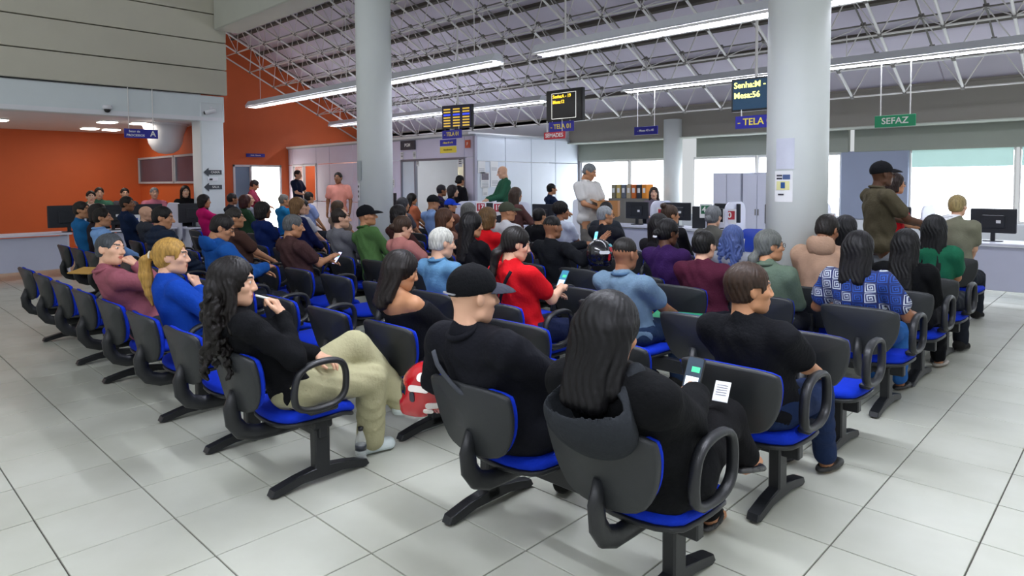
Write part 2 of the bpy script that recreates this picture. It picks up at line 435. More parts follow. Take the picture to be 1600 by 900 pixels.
fixture(-1.6, 6.0, -1.2, 3.4, 'added strip light overhead behind the viewer, out of view', e=34.0)  # second added lamp, unseen, fills in light from behind the camera
# ------------------------------------------------------------------ signed-distance modelling for people, hair and soft things
def _cap(P, a, b, ra, rb):
    a = np.asarray(a, float); b = np.asarray(b, float); ba = b-a; L = max(ba@ba, 1e-9)
    pa = P-a; h = np.clip((pa@ba)/L, 0, 1)
    return np.linalg.norm(pa-h[..., None]*ba, axis=-1)-(ra+(rb-ra)*h)
def _ell(P, c, r, R=None):
    q = P-np.asarray(c, float)
    if R is not None: q = q@R
    r = np.asarray(r, float); k0 = np.linalg.norm(q/r, axis=-1); k1 = np.linalg.norm(q/(r*r), axis=-1)
    return k0*(k0-1)/np.maximum(k1, 1e-6)
def _box(P, c, hf, rd, R=None):
    q = P-np.asarray(c, float)
    if R is not None: q = q@R
    d = np.abs(q)-(np.asarray(hf, float)-rd)
    return np.linalg.norm(np.maximum(d, 0), axis=-1)+np.minimum(d.max(-1), 0)-rd
class SDF:
    def __init__(s): s.p = []; s.subs = []; s.warp = None
    def cap(s, a, b, ra, rb=None, k=.02):
        rb = ra if rb is None else rb; a = np.asarray(a, float); b = np.asarray(b, float); m = max(ra, rb)
        s.p.append((lambda P: _cap(P, a, b, ra, rb), np.minimum(a, b)-m, np.maximum(a, b)+m, k)); return s
    def chain(s, pts, rs, k=.02):
        for i in range(len(pts)-1): s.cap(pts[i], pts[i+1], rs[i], rs[i+1], k)
        return s
    def ell(s, c, r, R=None, k=.02):
        c = np.asarray(c, float); m = max(r); s.p.append((lambda P: _ell(P, c, r, R), c-m, c+m, k)); return s
    def box(s, c, hf, rd, R=None, k=.02):
        c = np.asarray(c, float); m = np.linalg.norm(hf); s.p.append((lambda P: _box(P, c, hf, rd, R), c-m, c+m, k)); return s
    def sub(s, fn, k=.006): s.subs.append((fn, k)); return s
    def below(s, z): return s.sub(lambda P: P[..., 2]-z)        # cut everything below z
    def mesh(s, h):
        lo = np.min([q[1] for q in s.p], 0)-3*h-.02; hi = np.max([q[2] for q in s.p], 0)+3*h+.02
        n = np.ceil((hi-lo)/h).astype(int)+1; D = np.full(n, 1.0, np.float32)
        ax = [lo[i]+h*np.arange(n[i]) for i in range(3)]
        for fn, a, b, k in s.p:
            m = k+2.5*h; i0 = np.maximum(((a-m-lo)/h).astype(int), 0); i1 = np.minimum(((b+m-lo)/h).astype(int)+2, n)
            G = np.stack(np.meshgrid(ax[0][i0[0]:i1[0]], ax[1][i0[1]:i1[1]], ax[2][i0[2]:i1[2]], indexing='ij'), -1)
            d = fn(G); sl = tuple(slice(i0[i], i1[i]) for i in range(3)); o = D[sl]
            if k > 0:
                hh = np.maximum(k-np.abs(o-d), 0)/k; D[sl] = np.minimum(o, d)-hh*hh*k*.25
            else: D[sl] = np.minimum(o, d)
        if s.subs or s.warp:
            G = np.stack(np.meshgrid(*ax, indexing='ij'), -1)
            if s.warp: D = D+s.warp(G)
            for fn, k in s.subs: D = np.maximum(D, -fn(G))
        D[0] = D[-1] = 1; D[:, 0] = D[:, -1] = 1; D[:, :, 0] = D[:, :, -1] = 1
        return nets(D, lo, h)
def nets(D, lo, h):
    S = D < 0; nx, ny, nz = D.shape
    c = sum(S[i:nx-1+i, j:ny-1+j, k:nz-1+k].astype(np.int8) for i in (0, 1) for j in (0, 1) for k in (0, 1))
    act = (c > 0) & (c < 8); idx = np.full(act.shape, -1, np.int64); cells = np.argwhere(act); idx[act] = np.arange(len(cells))
    acc = np.zeros((len(cells), 3)); cnt = np.zeros(len(cells)); x, y, z = cells.T
    for a in range(3):
        o1, o2 = [q for q in range(3) if q != a]
        for u in (0, 1):
            for w in (0, 1):
                o = [0, 0, 0]; o[o1] = u; o[o2] = w; e = list(o); e[a] = 1
                d0 = D[x+o[0], y+o[1], z+o[2]]; d1 = D[x+e[0], y+e[1], z+e[2]]; m = (d0 < 0) != (d1 < 0)
                t = np.where(m, d0/np.where(m, d0-d1, 1), 0); p = np.zeros((len(cells), 3)); p[:] = o; p[:, a] = t
                acc[m] += p[m]; cnt[m] += 1
    V = lo+h*(cells+acc/np.maximum(cnt, 1)[:, None]); F = []
    for a in range(3):
        o1, o2 = [(1, 2), (2, 0), (0, 1)][a]
        sl0 = [slice(None)]*3; sl1 = [slice(None)]*3; sl0[a] = slice(0, -1); sl1[a] = slice(1, None)
        A = S[tuple(sl0)]; B = S[tuple(sl1)]; E = np.argwhere(A != B)
        E = E[(E[:, o1] > 0) & (E[:, o2] > 0) & (E[:, o1] < D.shape[o1]-1) & (E[:, o2] < D.shape[o2]-1)]
        inside = A[tuple(E.T)]
        def at(d1, d2):
            q = E.copy(); q[:, o1] -= d1; q[:, o2] -= d2; return idx[tuple(q.T)]
        Q = np.stack([at(1, 1), at(0, 1), at(0, 0), at(1, 0)], 1); Q[~inside] = Q[~inside][:, ::-1]; F.append(Q)
    return V, np.concatenate(F)
def np_mesh(name, V, F, mats, mi=None):
    me = bpy.data.meshes.new(name); V = np.asarray(V, np.float32); F = np.asarray(F, np.int32)
    me.vertices.add(len(V)); me.vertices.foreach_set('co', V.ravel()); me.loops.add(F.size); me.loops.foreach_set('vertex_index', F.ravel())
    me.polygons.add(len(F)); me.polygons.foreach_set('loop_start', np.arange(0, F.size, F.shape[1], dtype=np.int32))
    for m in mats: me.materials.append(m)
    if mi is not None: me.polygons.foreach_set('material_index', np.asarray(mi, np.int32))
    me.polygons.foreach_set('use_smooth', np.ones(len(F), bool)); me.update(calc_edges=True); return me
def smooth_v(V, F, it=1, a=.5):
    for _ in range(it):
        acc = np.zeros_like(V); cnt = np.zeros(len(V))
        for i in range(4):
            for j in (1, 3):
                np.add.at(acc, F[:, i], V[F[:, (i+j) % 4]]); np.add.at(cnt, F[:, i], 1)
        V = V*(1-a)+a*acc/np.maximum(cnt, 1)[:, None]
    return V
def rotm(ax, deg):
    return np.array(Matrix.Rotation(R_(deg), 3, ax))

# ---- heads (origin between the ears, +y = face, z up)
def skull(male, far=False, face=1.0):
    s = SDF(); w = 1.0 if male else .94
    s.ell((0, -.012, .030), (.076*w, .096, .088)); s.ell((0, .030, -.030), (.060*w, .066, .076), k=.03)
    s.ell((0, .052, -.078), (.036*w, .036, .030), k=.03); s.cap((-.045*w, .01, -.075), (0, .066, -.094), .018, .016, .025); s.cap((.045*w, .01, -.075), (0, .066, -.094), .018, .016, .025)
    s.cap((0, .092, .016), (0, .117 if male else .109, -.026), .007, .0135 if male else .0115, .012); s.cap((-.013, .100, -.031), (.013, .100, -.031), .009, .009, .008)
    for q in (-1, 1):
        s.cap((q*.014, .088, .030), (q*.044*w, .074, .028), .010, .008, .014)
        s.ell((q*.043*w, .062, -.018), (.022, .020, .020), k=.02)
        s.ell((q*.077*w, -.008, -.004), (.010, .021, .032), rotm('Z', q*22)@rotm('X', 12), k=.006)
        s.ell((q*.030*w, .0835, .008), (.0135, .010, .0095), k=.003)
    s.cap((-.018, .088, -.056), (.018, .088, -.056), .0085, .0085, .006); s.cap((-.015, .087, -.067), (.015, .087, -.067), .0085, .0085, .006)
    s.cap((0, -.030, -.05), (0, -.032, -.125), .050*w, .049*w, .03)
    V, F = s.mesh(.0085 if far else .0052)
    c = V[F].mean(1); mi = np.zeros(len(F), int); x = np.abs(c[:, 0])/w; y = c[:, 1]; z = c[:, 2]
    mi[(((x-.030)/.0125)**2+((z-.008)/.0062)**2 < 1) & (y > .06)] = 2
    mi[(((x-.030)/.0058)**2+((z-.008)/.0060)**2 < 1) & (y > .06)] = 3
    mi[(np.abs(z-.033-.10*(x-.03)) < .0055) & (x > .012) & (x < .050) & (y > .055)] = 3
    mi[(((x)/.024)**2+((z+.0615)/.012)**2 < 1) & (y > .083)] = 1
    return V, F, mi
HEADS = {(m, f): skull(m, f) for m in (0, 1) for f in (0, 1)}
# ---- hands (origin wrist, +y fingers, +z back of hand, thumb towards -x: a right hand)
def hand(curl=25, spread=3, thumb=30, far=False):
    s = SDF(); s.box((0, .045, 0), (.038, .048, .0135), .013); s.cap((0, -.03, 0), (0, .02, 0), .024, .026, .02)
    for i, (x, L) in enumerate(((-.029, .070), (-.0095, .079), (.010, .073), (.028, .056))):
        p = np.array([x, .088-.004*abs(i-1.2), 0]); a = 0; sp = R_((i-1.4)*spread); r = .0092-.0007*(i == 3)
        for j, f in enumerate((.45, .31, .24)):
            a += R_(curl*(.8, 1.1, .8)[j]); d = np.array([math.sin(sp)*math.cos(a), math.cos(a), -math.sin(a)]); q = p+d*L*f
            s.cap(p, q, r-.0008*j, r-.0008*(j+1), .003); p = q
    t = R_(thumb); p = np.array([-.026, .020, -.004]); q = p+.042*np.array([-math.sin(t+.25), math.cos(t+.25), -.35]); s.cap(p, q, .0135, .0115, .010)
    q2 = q+.030*np.array([-math.sin(t-.2), math.cos(t-.2), -.35]); s.cap(q, q2, .0110, .0100, .004); s.cap(q2, q2+.024*np.array([-math.sin(t-.5), math.cos(t-.5), -.3]), .0100, .0085, .003)
    return s.mesh(.0075 if far else .0046)
HANDS = {(k, f): hand(*a, far=f) for f in (0, 1) for k, a in dict(relax=(22, 3, 30), grip=(58, 0, 12), fist=(82, 0, 5), flat=(6, 5, 38)).items()}
# ---- hair, caps (head frame); returns meshes that people share
def hair_sdf(st):
    s = SDF(); face = lambda r=1.0: (lambda P: _ell(P, (0, .105, -.035), (.074*r, .085, .112*r)))
    def shell(e, nape=-.06, k=.01, face_r=1.0, ears=True):
        s.ell((0, -.014, .033), (.077+e, .097+e, .090+e)); s.ell((0, -.045, -.02), (.062+e, .055+e, .055+e), k=.02)
        s.sub(face(face_r)); s.below(nape) if st in ('short', 'fade', 'grey', 'receding') else None
        if ears: s.sub(lambda P: _box(np.abs(P)*np.array([1, 0, 0])+P*np.array([0, 1, 1]), (.09, .012, -.03), (.03, .026, .045), .01))
    amp = .0022; fr = 260
    if st == 'short': shell(.009)
    elif st == 'grey': shell(.007, -.055)
    elif st == 'fade':
        s.ell((0, -.010, .045), (.078, .098, .086)); s.sub(face(1.02)); s.sub(lambda P: P[..., 2]+.012-.30*P[..., 1])
    elif st == 'receding':
        shell(.008, -.05); s.sub(lambda P: _ell(P, (0, .07, .09), (.06, .09, .07)))
    elif st in ('long', 'longtuck'):
        shell(.016, face_r=.97, ears=False); n = -.36 if st == 'long' else -.24
        s.box((0, -.075, (n+.02)/2), (.088, .040, abs(n)/2+.03), .035, k=.03)
        for q in (-1, 1): s.cap((q*.075, -.02, .02), (q*.085, -.045, n*.75), .030, .026, .02)
    elif st == 'curly':
        shell(.018, face_r=.95, ears=False); rr = random.Random(5)
        s.box((0, -.075, -.17), (.105, .05, .19), .045, k=.03)
        for q in (-1, 1):
            s.cap((q*.075, .0, .0), (q*.09, .02, -.22), .030, .030, .02)
        for _ in range(60):
            a = rr.uniform(0, 6.28); z = rr.uniform(-.40, -.02); x = .108*math.cos(a); y = -.065+.068*math.sin(a)
            if y > -.005 and abs(x) < .07: continue
            L = rr.uniform(.05, .09); p0 = None
            for j in range(5):
                q = (x+.014*math.sin(j*1.7+a), y+.014*math.cos(j*1.7+a), z-L*j/4)
                if p0: s.cap(p0, q, .013, .012, .006)
                p0 = q
        amp = .003; fr = 170
    elif st == 'pony':
        shell(.010, face_r=1.0); s.ell((0, -.125, .015), (.026, .022, .024), k=.012)
        s.chain([(0, -.125, .015), (0, -.165, -.02), (0, -.165, -.12), (.005, -.135, -.24), (.005, -.125, -.32)], [.022, .034, .042, .034, .010], .015)
    elif st == 'lowpony':
        shell(.010); s.chain([(0, -.10, -.05), (0, -.13, -.10), (0, -.125, -.25), (0, -.115, -.34)], [.028, .034, .028, .010], .02)
    elif st == 'bun': shell(.010); s.ell((0, -.118, -.02), (.042, .036, .038), k=.01)
    elif st == 'topbun': shell(.010); s.ell((0, -.09, .115), (.045, .04, .036), k=.015)
    elif st == 'bob':
        shell(.018, face_r=.96, ears=False); s.box((0, -.055, -.06), (.09, .055, .075), .045, k=.03)
        for q in (-1, 1): s.cap((q*.078, .0, .02), (q*.078, .005, -.08), .026, .022, .02)
    elif st == 'afro':
        s.ell((0, -.03, .05), (.105, .115, .105)); s.sub(face(1.05)); amp = .006; fr = 120
    elif st == 'ring':
        shell(.005, -.05); s.sub(lambda P: .045-P[..., 2])
    def warp(P):
        az = np.arctan2(P[..., 0], -P[..., 1]-.0); return amp*np.sin(az*26+P[..., 2]*22+3*np.sin(P[..., 2]*31))+amp*.5*np.sin(P[..., 0]*fr)*np.sin(P[..., 1]*fr)*np.sin(P[..., 2]*fr)
    s.warp = warp
    return s
def cap_sdf():
    s = SDF(); s.ell((0, -.010, .040), (.090, .110, .098)); s.sub(lambda P: P[..., 2]-.018-.16*P[..., 1]); s.ell((0, -.01, .138), (.010, .010, .006), k=.004)
    return s
def brim_sdf():
    s = SDF(); s.ell((0, .080, -.010), (.094, .135, .068)); s.sub(lambda P: _ell(P, (0, .080, -.016), (.087, .130, .062))); s.below(.018); s.sub(lambda P: _ell(P, (0, -.010, .04), (.087, .107, .12))); return s
_hair = {}
def hair_mesh(st, col, far):
    key = (st, col, far)
    if key not in _hair:
        if (st, far) not in _hair:
            s = cap_sdf() if st == 'cap' else brim_sdf() if st == 'brim' else hair_sdf(st)
            _hair[st, far] = s.mesh((.011 if far else .0062) if st != 'brim' else .0045)
        V, F = _hair[st, far]
        if st in ('cap', 'brim'): m = cloth(col)
        else: m = hairmat(col)
        _hair[key] = np_mesh('hair_'+st, V, F, [m])
    return _hair[key]
def hairmat(col):
    n = 'hair_'+col.strip('#')
    if n in _M: return _M[n]
    m = bpy.data.materials.new(n); m.use_nodes = True; nt = m.node_tree; b = nt.nodes['Principled BSDF']; c = lin(col)
    tc = nt.nodes.new('ShaderNodeTexCoord'); mp = nt.nodes.new('ShaderNodeMapping'); mp.inputs['Scale'].default_value = (90, 90, 9)
    nz = nt.nodes.new('ShaderNodeTexNoise'); nz.inputs['Scale'].default_value = 1.0; nz.inputs['Detail'].default_value = 3
    nt.links.new(tc.outputs['Object'], mp.inputs[0]); nt.links.new(mp.outputs[0], nz.inputs['Vector'])
    cr = nt.nodes.new('ShaderNodeValToRGB'); cr.color_ramp.elements[0].position = .3; cr.color_ramp.elements[1].position = .7
    cr.color_ramp.elements[0].color = (*[x*.6 for x in c], 1); cr.color_ramp.elements[1].color = (*[min(1, x*1.25) for x in c], 1)
    nt.links.new(nz.outputs['Fac'], cr.inputs[0]); nt.links.new(cr.outputs[0], b.inputs['Base Color']); b.inputs['Roughness'].default_value = .48; b.inputs['Specular IOR Level'].default_value = .28
    bp = nt.nodes.new('ShaderNodeBump'); bp.inputs['Strength'].default_value = .5; bp.inputs['Distance'].default_value = .004
    nt.links.new(nz.outputs['Fac'], bp.inputs['Height']); nt.links.new(bp.outputs[0], b.inputs['Normal'])
    _M[n] = m; return m
SKIN = dict(light='#d8a98c', tan='#b98561', brown='#8d5f43', dark='#553624', pale='#e0b9a3')
def skinmats(t):
    c = SKIN[t]; lc = [x for x in lin(c)]
    s = mat('skin_'+t, c, .5, .06, 20, .08, bscale=300, spec=.35)
    l = mat('lips_'+t, tuple(min(1, a*b) for a, b in zip([int(c[i:i+2], 16)/255 for i in (1, 3, 5)], (.86, .62, .62))), .4)
    return [s, l, mat('eye_white', '#d8d4cf', .3), mat('eye_dark', '#1d1512', .3)]
def shoe_mesh(col, sole, kind):
    key = ('shoe', col, sole, kind)
    if key not in _hair:
        s = SDF()
        if kind == 'flat':
            s.ell((0, .05, .022), (.045, .125, .030)); s.sub(lambda P: -(P[..., 2]-.0)*0+_ell(P, (0, .02, .065), (.036, .085, .045)))
        else:
            s.cap((0, -.045, .05), (0, .11, .034), .045, .040, .02); s.cap((0, -.03, .07), (0, .0, .09), .042, .040, .03)
        s.below(.012); V, F = s.mesh(.009); mi = (V[F].mean(1)[:, 2] < .030).astype(int)
        _hair[key] = np_mesh('shoe', V, F, [cloth(col) if kind != 'flat' else plast(col), plast(sole)], mi)
    return _hair[key]
# ------------------------------------------------------------------ people
def nrm(v): v = np.asarray(v, float); return v/max(np.linalg.norm(v), 1e-9)
def ik(S, Wt, l1, l2, pole):
    S = np.asarray(S, float); Wt = np.asarray(Wt, float); d = Wt-S; L = np.linalg.norm(d); m = (l1+l2)*.985
    if L > m: Wt = S+d/L*m; d = Wt-S; L = m
    u = d/L; a = (l1*l1-l2*l2+L*L)/(2*L); h = math.sqrt(max(l1*l1-a*a, 1e-6)); p = nrm(np.asarray(pole, float)-u*(np.asarray(pole, float)@u))
    return S+u*a+p*h, Wt
def frame(y, z):
    y = nrm(y); x = nrm(np.cross(y, z)); return np.stack([x, y, np.cross(x, y)], 1)
NPEOPLE = [0]
def person(label, head, origin, zs=None, rz=0, hy=0, hp=0, ht=0, male=1, sc=.95, build=1.0, skin='tan', hair=('short', '#1d1612'), cap=None,
           top='#333333', sleeve='short', bottom='#20242c', arms='lap', legs='sit', lod=1, inflate=.012, coat=None, collar=None, wr=None, wl=None,
           hand_r='relax', hand_l='relax', shoes=('#20201f', '#151515', 'shoe'), glasses=False, group=None, top_mat=None, hem=None, pole=None, off_shoulder=False, quilt=False, er=None, el=None, hdr=None, hdl=None):
    """head: world position between the ears; origin: world (x,y) under the pelvis; zs: seat height (None = standing)"""
    NPEOPLE[0] += 1
    far = lod >= 2; h = (.0125, .017, .024)[lod]; infl = inflate+(0, .002, .004)[lod]
    root = empty('person', (origin[0], origin[1], 0), R_(rz), label, 'person', group)
    Rz = np.array(Matrix.Rotation(-R_(rz), 3, 'Z')); H = Rz@(np.array(head)-np.array([origin[0], origin[1], 0]))
    sit = zs is not None
    P = np.array([0, 0, zs+.095*sc]) if sit else np.array([H[0]*.3, -.01, H[2]-.70*sc])
    Rh = np.array(Matrix.Rotation(R_(hy), 3, 'Z'))@np.array(Matrix.Rotation(R_(hp), 3, 'X'))@np.array(Matrix.Rotation(R_(ht), 3, 'Y'))
    N = H+np.array([0, -.035, -.122])*sc+(Rh@np.array([0, -.01, -.02]))*sc
    t = N-P; L = np.linalg.norm(t); th = t/L; X = nrm(np.cross(np.cross(th, (1, 0, 0)), th)); X = X if X[0] > 0 else -X; Fd = np.cross(th, X)
    mid = lambda f, fw=0: P+t*f+Fd*fw*sc
    bw = build; sw = (.185 if male else .163)*sc*(.6+.4*bw); Rt = np.stack([X, Fd, th], 1)
    S = {q: P+t*.92+X*sw*q-th*.035*sc for q in (1, -1)}
    # arms
    l1, l2 = .285*sc, .245*sc; zb = zs if sit else P[2]-.10
    pre = dict(lap=((.07, .27, zb+.19), (-.06, .28, zb+.19)), phone=((.09, .29, zb+.36), (-.03, .31, zb+.31)), cross=((-.10, .20, zb+.35), (.10, .21, zb+.32)),
               thigh=((.15, .33, zb+.18), (-.15, .33, zb+.18)), desk=((.14, .36, zb+.34), (-.14, .36, zb+.34)), hang=((.25, .02, P[2]-.10), (-.25, .02, P[2]-.10)),
               hold=((.12, .30, P[2]+.16), (-.12, .30, P[2]+.16)), rest=((.26, .22, zb+.22), (-.26, .22, zb+.22)), phoneup=((.10, .30, zb+.55), (-.02, .28, zb+.30)))[arms]
    tgt = {1: np.array(wr if wr is not None else pre[0], float), -1: np.array(wl if wl is not None else pre[1], float)}
    El, Wp = {}, {}
    for q in (1, -1):
        pl = (q*.6, -.5, -.9) if pole is None else (q*pole[0], pole[1], pole[2])
        El[q], Wp[q] = ik(S[q], tgt[q], l1, l2, pl)
    # legs
    HJ = {q: P+np.array([q*.085*sc, .02, -.01]) for q in (1, -1)}
    if sit:
        kz = zs+.055; kd = .43*sc
        K = {q: np.array([q*.12, kd, kz]) for q in (1, -1)}; A = {q: np.array([q*.12, kd+.03, .085]) for q in (1, -1)}
        if legs == 'forward': A = {q: np.array([q*.10, kd+.18, .085]) for q in (1, -1)}
        elif legs == 'tuck': A = {q: np.array([q*.10, kd-.14, .085]) for q in (1, -1)}
        elif legs == 'crossr':     # right leg over the left knee
            K = {-1: np.array([-.06, kd, kz]), 1: np.array([.00, kd+.03, kz+.13])}; A = {-1: np.array([-.02, kd+.06, .085]), 1: np.array([-.20, kd+.22, kz-.14])}
        elif legs == 'crossl':
            K = {1: np.array([.07, kd, kz]), -1: np.array([.01, kd+.04, kz+.13])}; A = {1: np.array([.06, kd+.03, .085]), -1: np.array([.22, kd+.30, kz-.13])}
        elif isinstance(legs, dict): K = {q: np.array(legs['k'][q], float) for q in (1, -1)}; A = {q: np.array(legs['a'][q], float) for q in (1, -1)}
    else:
        K = {q: np.array([q*.095, .03, P[2]*.52]) for q in (1, -1)}; A = {q: np.array([q*.10, -.02, .085]) for q in (1, -1)}
        if legs == 'walk': K = {1: np.array([.09, .12, P[2]*.53]), -1: np.array([-.09, .02, P[2]*.52])}; A = {1: np.array([.09, .16, .085]), -1: np.array([-.09, -.22, .11])}
    KN = dict(K=K, A=A)
    # skin body
    def trunk(s, e, full=True):
        s.ell(P+Fd*.0, np.array([.165*bw, .125*bw, .115])*sc+e, Rt, k=.05)
        s.ell(mid(.30, .008), np.array([.142*bw*(1 if male else .94), .108*bw, .15])*sc+e, Rt, k=.05)
        s.ell(mid(.62, .004), np.array([.158*(.55+.45*bw)*(1 if male else .93), .108*bw, .165])*sc+e, Rt, k=.05)
        s.cap(S[1]-X*.03, S[-1]+X*.03, .060*sc+e, None, .05)
        s.cap(mid(.90, -.012), N, .075*sc+e*.8, .051*sc+e*.55, .05)
        if not male: [s.ell(mid(.60, .075)+X*q*.07*sc, np.array([.062, .055, .062])*sc+e, Rt, k=.03) for q in (1, -1)]
    s = SDF(); trunk(s, 0)
    s.cap(N-th*.02, H+Rh@np.array([0, -.03, -.06])*sc, .054*sc, .050*sc, .02)
    for q in (1, -1):
        s.cap(S[q], El[q], .050*sc*(.5+.5*bw), .041*sc, .02); s.cap(El[q], Wp[q], .041*sc, .026*sc, .012)
        s.cap(HJ[q], K[q], .085*sc*bw, .058*sc, .03); s.cap(K[q], A[q], .057*sc, .036*sc, .02)
        if shoes[2] == 'flat' or sit is False: s.cap(A[q], A[q]+np.array([0, .02, -.04]), .034*sc, .03, .01); s.cap(A[q]+np.array([0, .0, -.045]), A[q]+np.array([0, .13, -.058]), .030, .022, .01)
    V, F = s.mesh(h); mi = np.zeros(len(F), int); Vs = [V]; Fs = [F]; Ms = [mi]; n = len(V)
    hv, hf, hm = HEADS[1 if male else 0, 1 if far else 0]; Vs.append((hv*sc)@Rh.T+H); Fs.append(hf+n); Ms.append(hm); n += len(hv)
    for q, ps, hd in ((1, hand_r, hdr), (-1, hand_l, hdl)):
        kv, kf = HANDS[ps, 1 if far else 0]; kv = kv.copy()*sc*.95
        d = nrm(Wp[q]-El[q]); 
        if hd is not None: d, up = nrm(hd[0]), hd[1]
        else: up = nrm(np.array([q*.35, -.15, 1.0])) if abs(d[2]) < .85 else np.array([q*1.0, -.2, .1])
        M = frame(d, up)
        if q == -1: kv[:, 0] *= -1; kf = kf[:, ::-1]
        Vs.append(kv@M.T+Wp[q]); Fs.append(kf+n); Ms.append(np.zeros(len(kf), int)); n += len(kv)
    add('body', np_mesh('body', np.concatenate(Vs), np.concatenate(Fs), skinmats(skin), np.concatenate(Ms)), root)
    # top
    s = SDF(); e = infl*sc
    if off_shoulder:
        trunk(s, e); s.sub(lambda Q: -((Q-(P+t*.80))@th))
    else: trunk(s, e)
    for q in (1, -1):
        if sleeve == 'none': continue
        a, b = S[q], El[q]
        if off_shoulder: a = S[q]+(El[q]-S[q])*.22
        if sleeve == 'short':
            s.cap(a, a+(b-a)*.62, .056*sc*(.5+.5*bw)+e, .058*sc*(.5+.5*bw)+e, .03)
        else:
            s.cap(a, b, .053*sc*(.5+.5*bw)+e, .046*sc+e, .03); s.cap(b, b+(Wp[q]-b)*.93, .046*sc+e, .032*sc+e, .02)
    ph = random.uniform(0, 6); wa = (.0032, .004, .004)[lod]
    def fold(Q):
        z = Q[..., 2]; x = Q[..., 0]; y = Q[..., 1]
        r = wa*np.sin(z*42+9*np.sin(x*9+ph)+7*np.sin(y*8))+wa*.7*np.sin((x+z*.6)*34+ph+5*np.sin(y*13))
        if quilt: r = r*.4-.015*np.abs(np.sin((Q-P)@th*math.pi/.065))
        return r
    s.warp = fold
    zh = P[2]-(.055 if sit else .09) if hem is None else hem
    if not sit: s.below(zh)
    V, F = s.mesh(h); tm = top_mat or cloth(top); tp = add('jacket' if coat else 'shirt', np_mesh('shirt', V, F, [tm]), root)
    if collar:
        c = MB(); ring = []
        for k in range(14):
            a = 2*math.pi*k/14; ring.append(tuple(mid(.985, -.006)+X*math.cos(a)*.062*sc+Fd*math.sin(a)*.066*sc+th*(.022-.012*math.sin(a))*sc))
        c.tube(ring, .013*sc, 6, closed=True); part('collar', c, cloth(collar), tp, True)
    # trousers
    s = SDF(); e2 = .014+(0, .003, .007)[lod]; s.ell(P, np.array([.165*bw, .125*bw, .110])*sc+(e2 if sit else -.006), Rt, k=.04)
    wide = .0 if bottom != '#a8a482' else .022
    for q in (1, -1):
        s.cap(HJ[q], K[q], .085*sc*bw+(e2*.8 if sit else -.004), .061*sc+e2+wide*.5, .03); s.cap(K[q], A[q]+(K[q]-A[q])*.06, .060*sc+e2+wide*.6, .044*sc+e2+wide, .02)
    s.warp = lambda Q: wa*np.sin(Q[..., 1]*40+8*np.sin(Q[..., 0]*11+ph)+6*np.sin(Q[..., 2]*12))
    V, F = s.mesh(h); add('trousers', np_mesh('trousers', V, F, [cloth(bottom)]), root)
    # shoes
    for q in (1, -1):
        d = np.array([0, 1, 0.]); sm = shoe_mesh(*shoes); M = Matrix.Translation(Vector(A[q])-Vector((0, 0, .075)))
        if A[q][2] > .14:
            v = nrm(K[q]-A[q]); Mr = frame(np.array([v[0]*.2+.15*q*0, .9, -.25]), v); M = Matrix.Translation(Vector(A[q]))@Matrix(Mr.tolist()).to_4x4()@Matrix.Translation((0, 0, -.075))
        else: M = M@Matrix.Rotation(-R_(q*10), 4, 'Z')
        add('shoe', sm, root, m4=M)
    # hair and headwear
    HM = Matrix.Translation(Vector(H))@Matrix(Rh.tolist()).to_4x4()@Matrix.Scale(sc, 4)
    if hair: add('hair', hair_mesh(hair[0], hair[1], far), root, m4=HM)
    if cap:
        c = add('cap', hair_mesh('cap', cap[0], far), root, m4=HM); add('visor', hair_mesh('brim', cap[1] if len(cap) > 1 else cap[0], far), c)
    if glasses:
        g = MB()
        for q in (-1, 1):
            g.tube([(q*.032+.022*math.cos(a), .102-.1*(abs(q*.032+.022*math.cos(a))-.03)**2, .006+.017*math.sin(a)) for a in np.linspace(0, 6.28, 13)[:-1]], .0022, 4, closed=True)
            g.tube([(q*.054, .100, .010), (q*.078, .06, .012), (q*.082, -.01, .008)], .002, 4)
        g.tube([(-.011, .106, .010), (.011, .106, .010)], .002, 4)
        part('glasses', g, plast('#17171a'), root, m4=HM)
    inf = dict(root=root, H=H, Rh=Rh, P=P, N=N, S=S, El=El, Wp=Wp, HM=HM, mid=mid, X=X, Fd=Fd, th=th, K=K, A=A, sc=sc)
    return inf
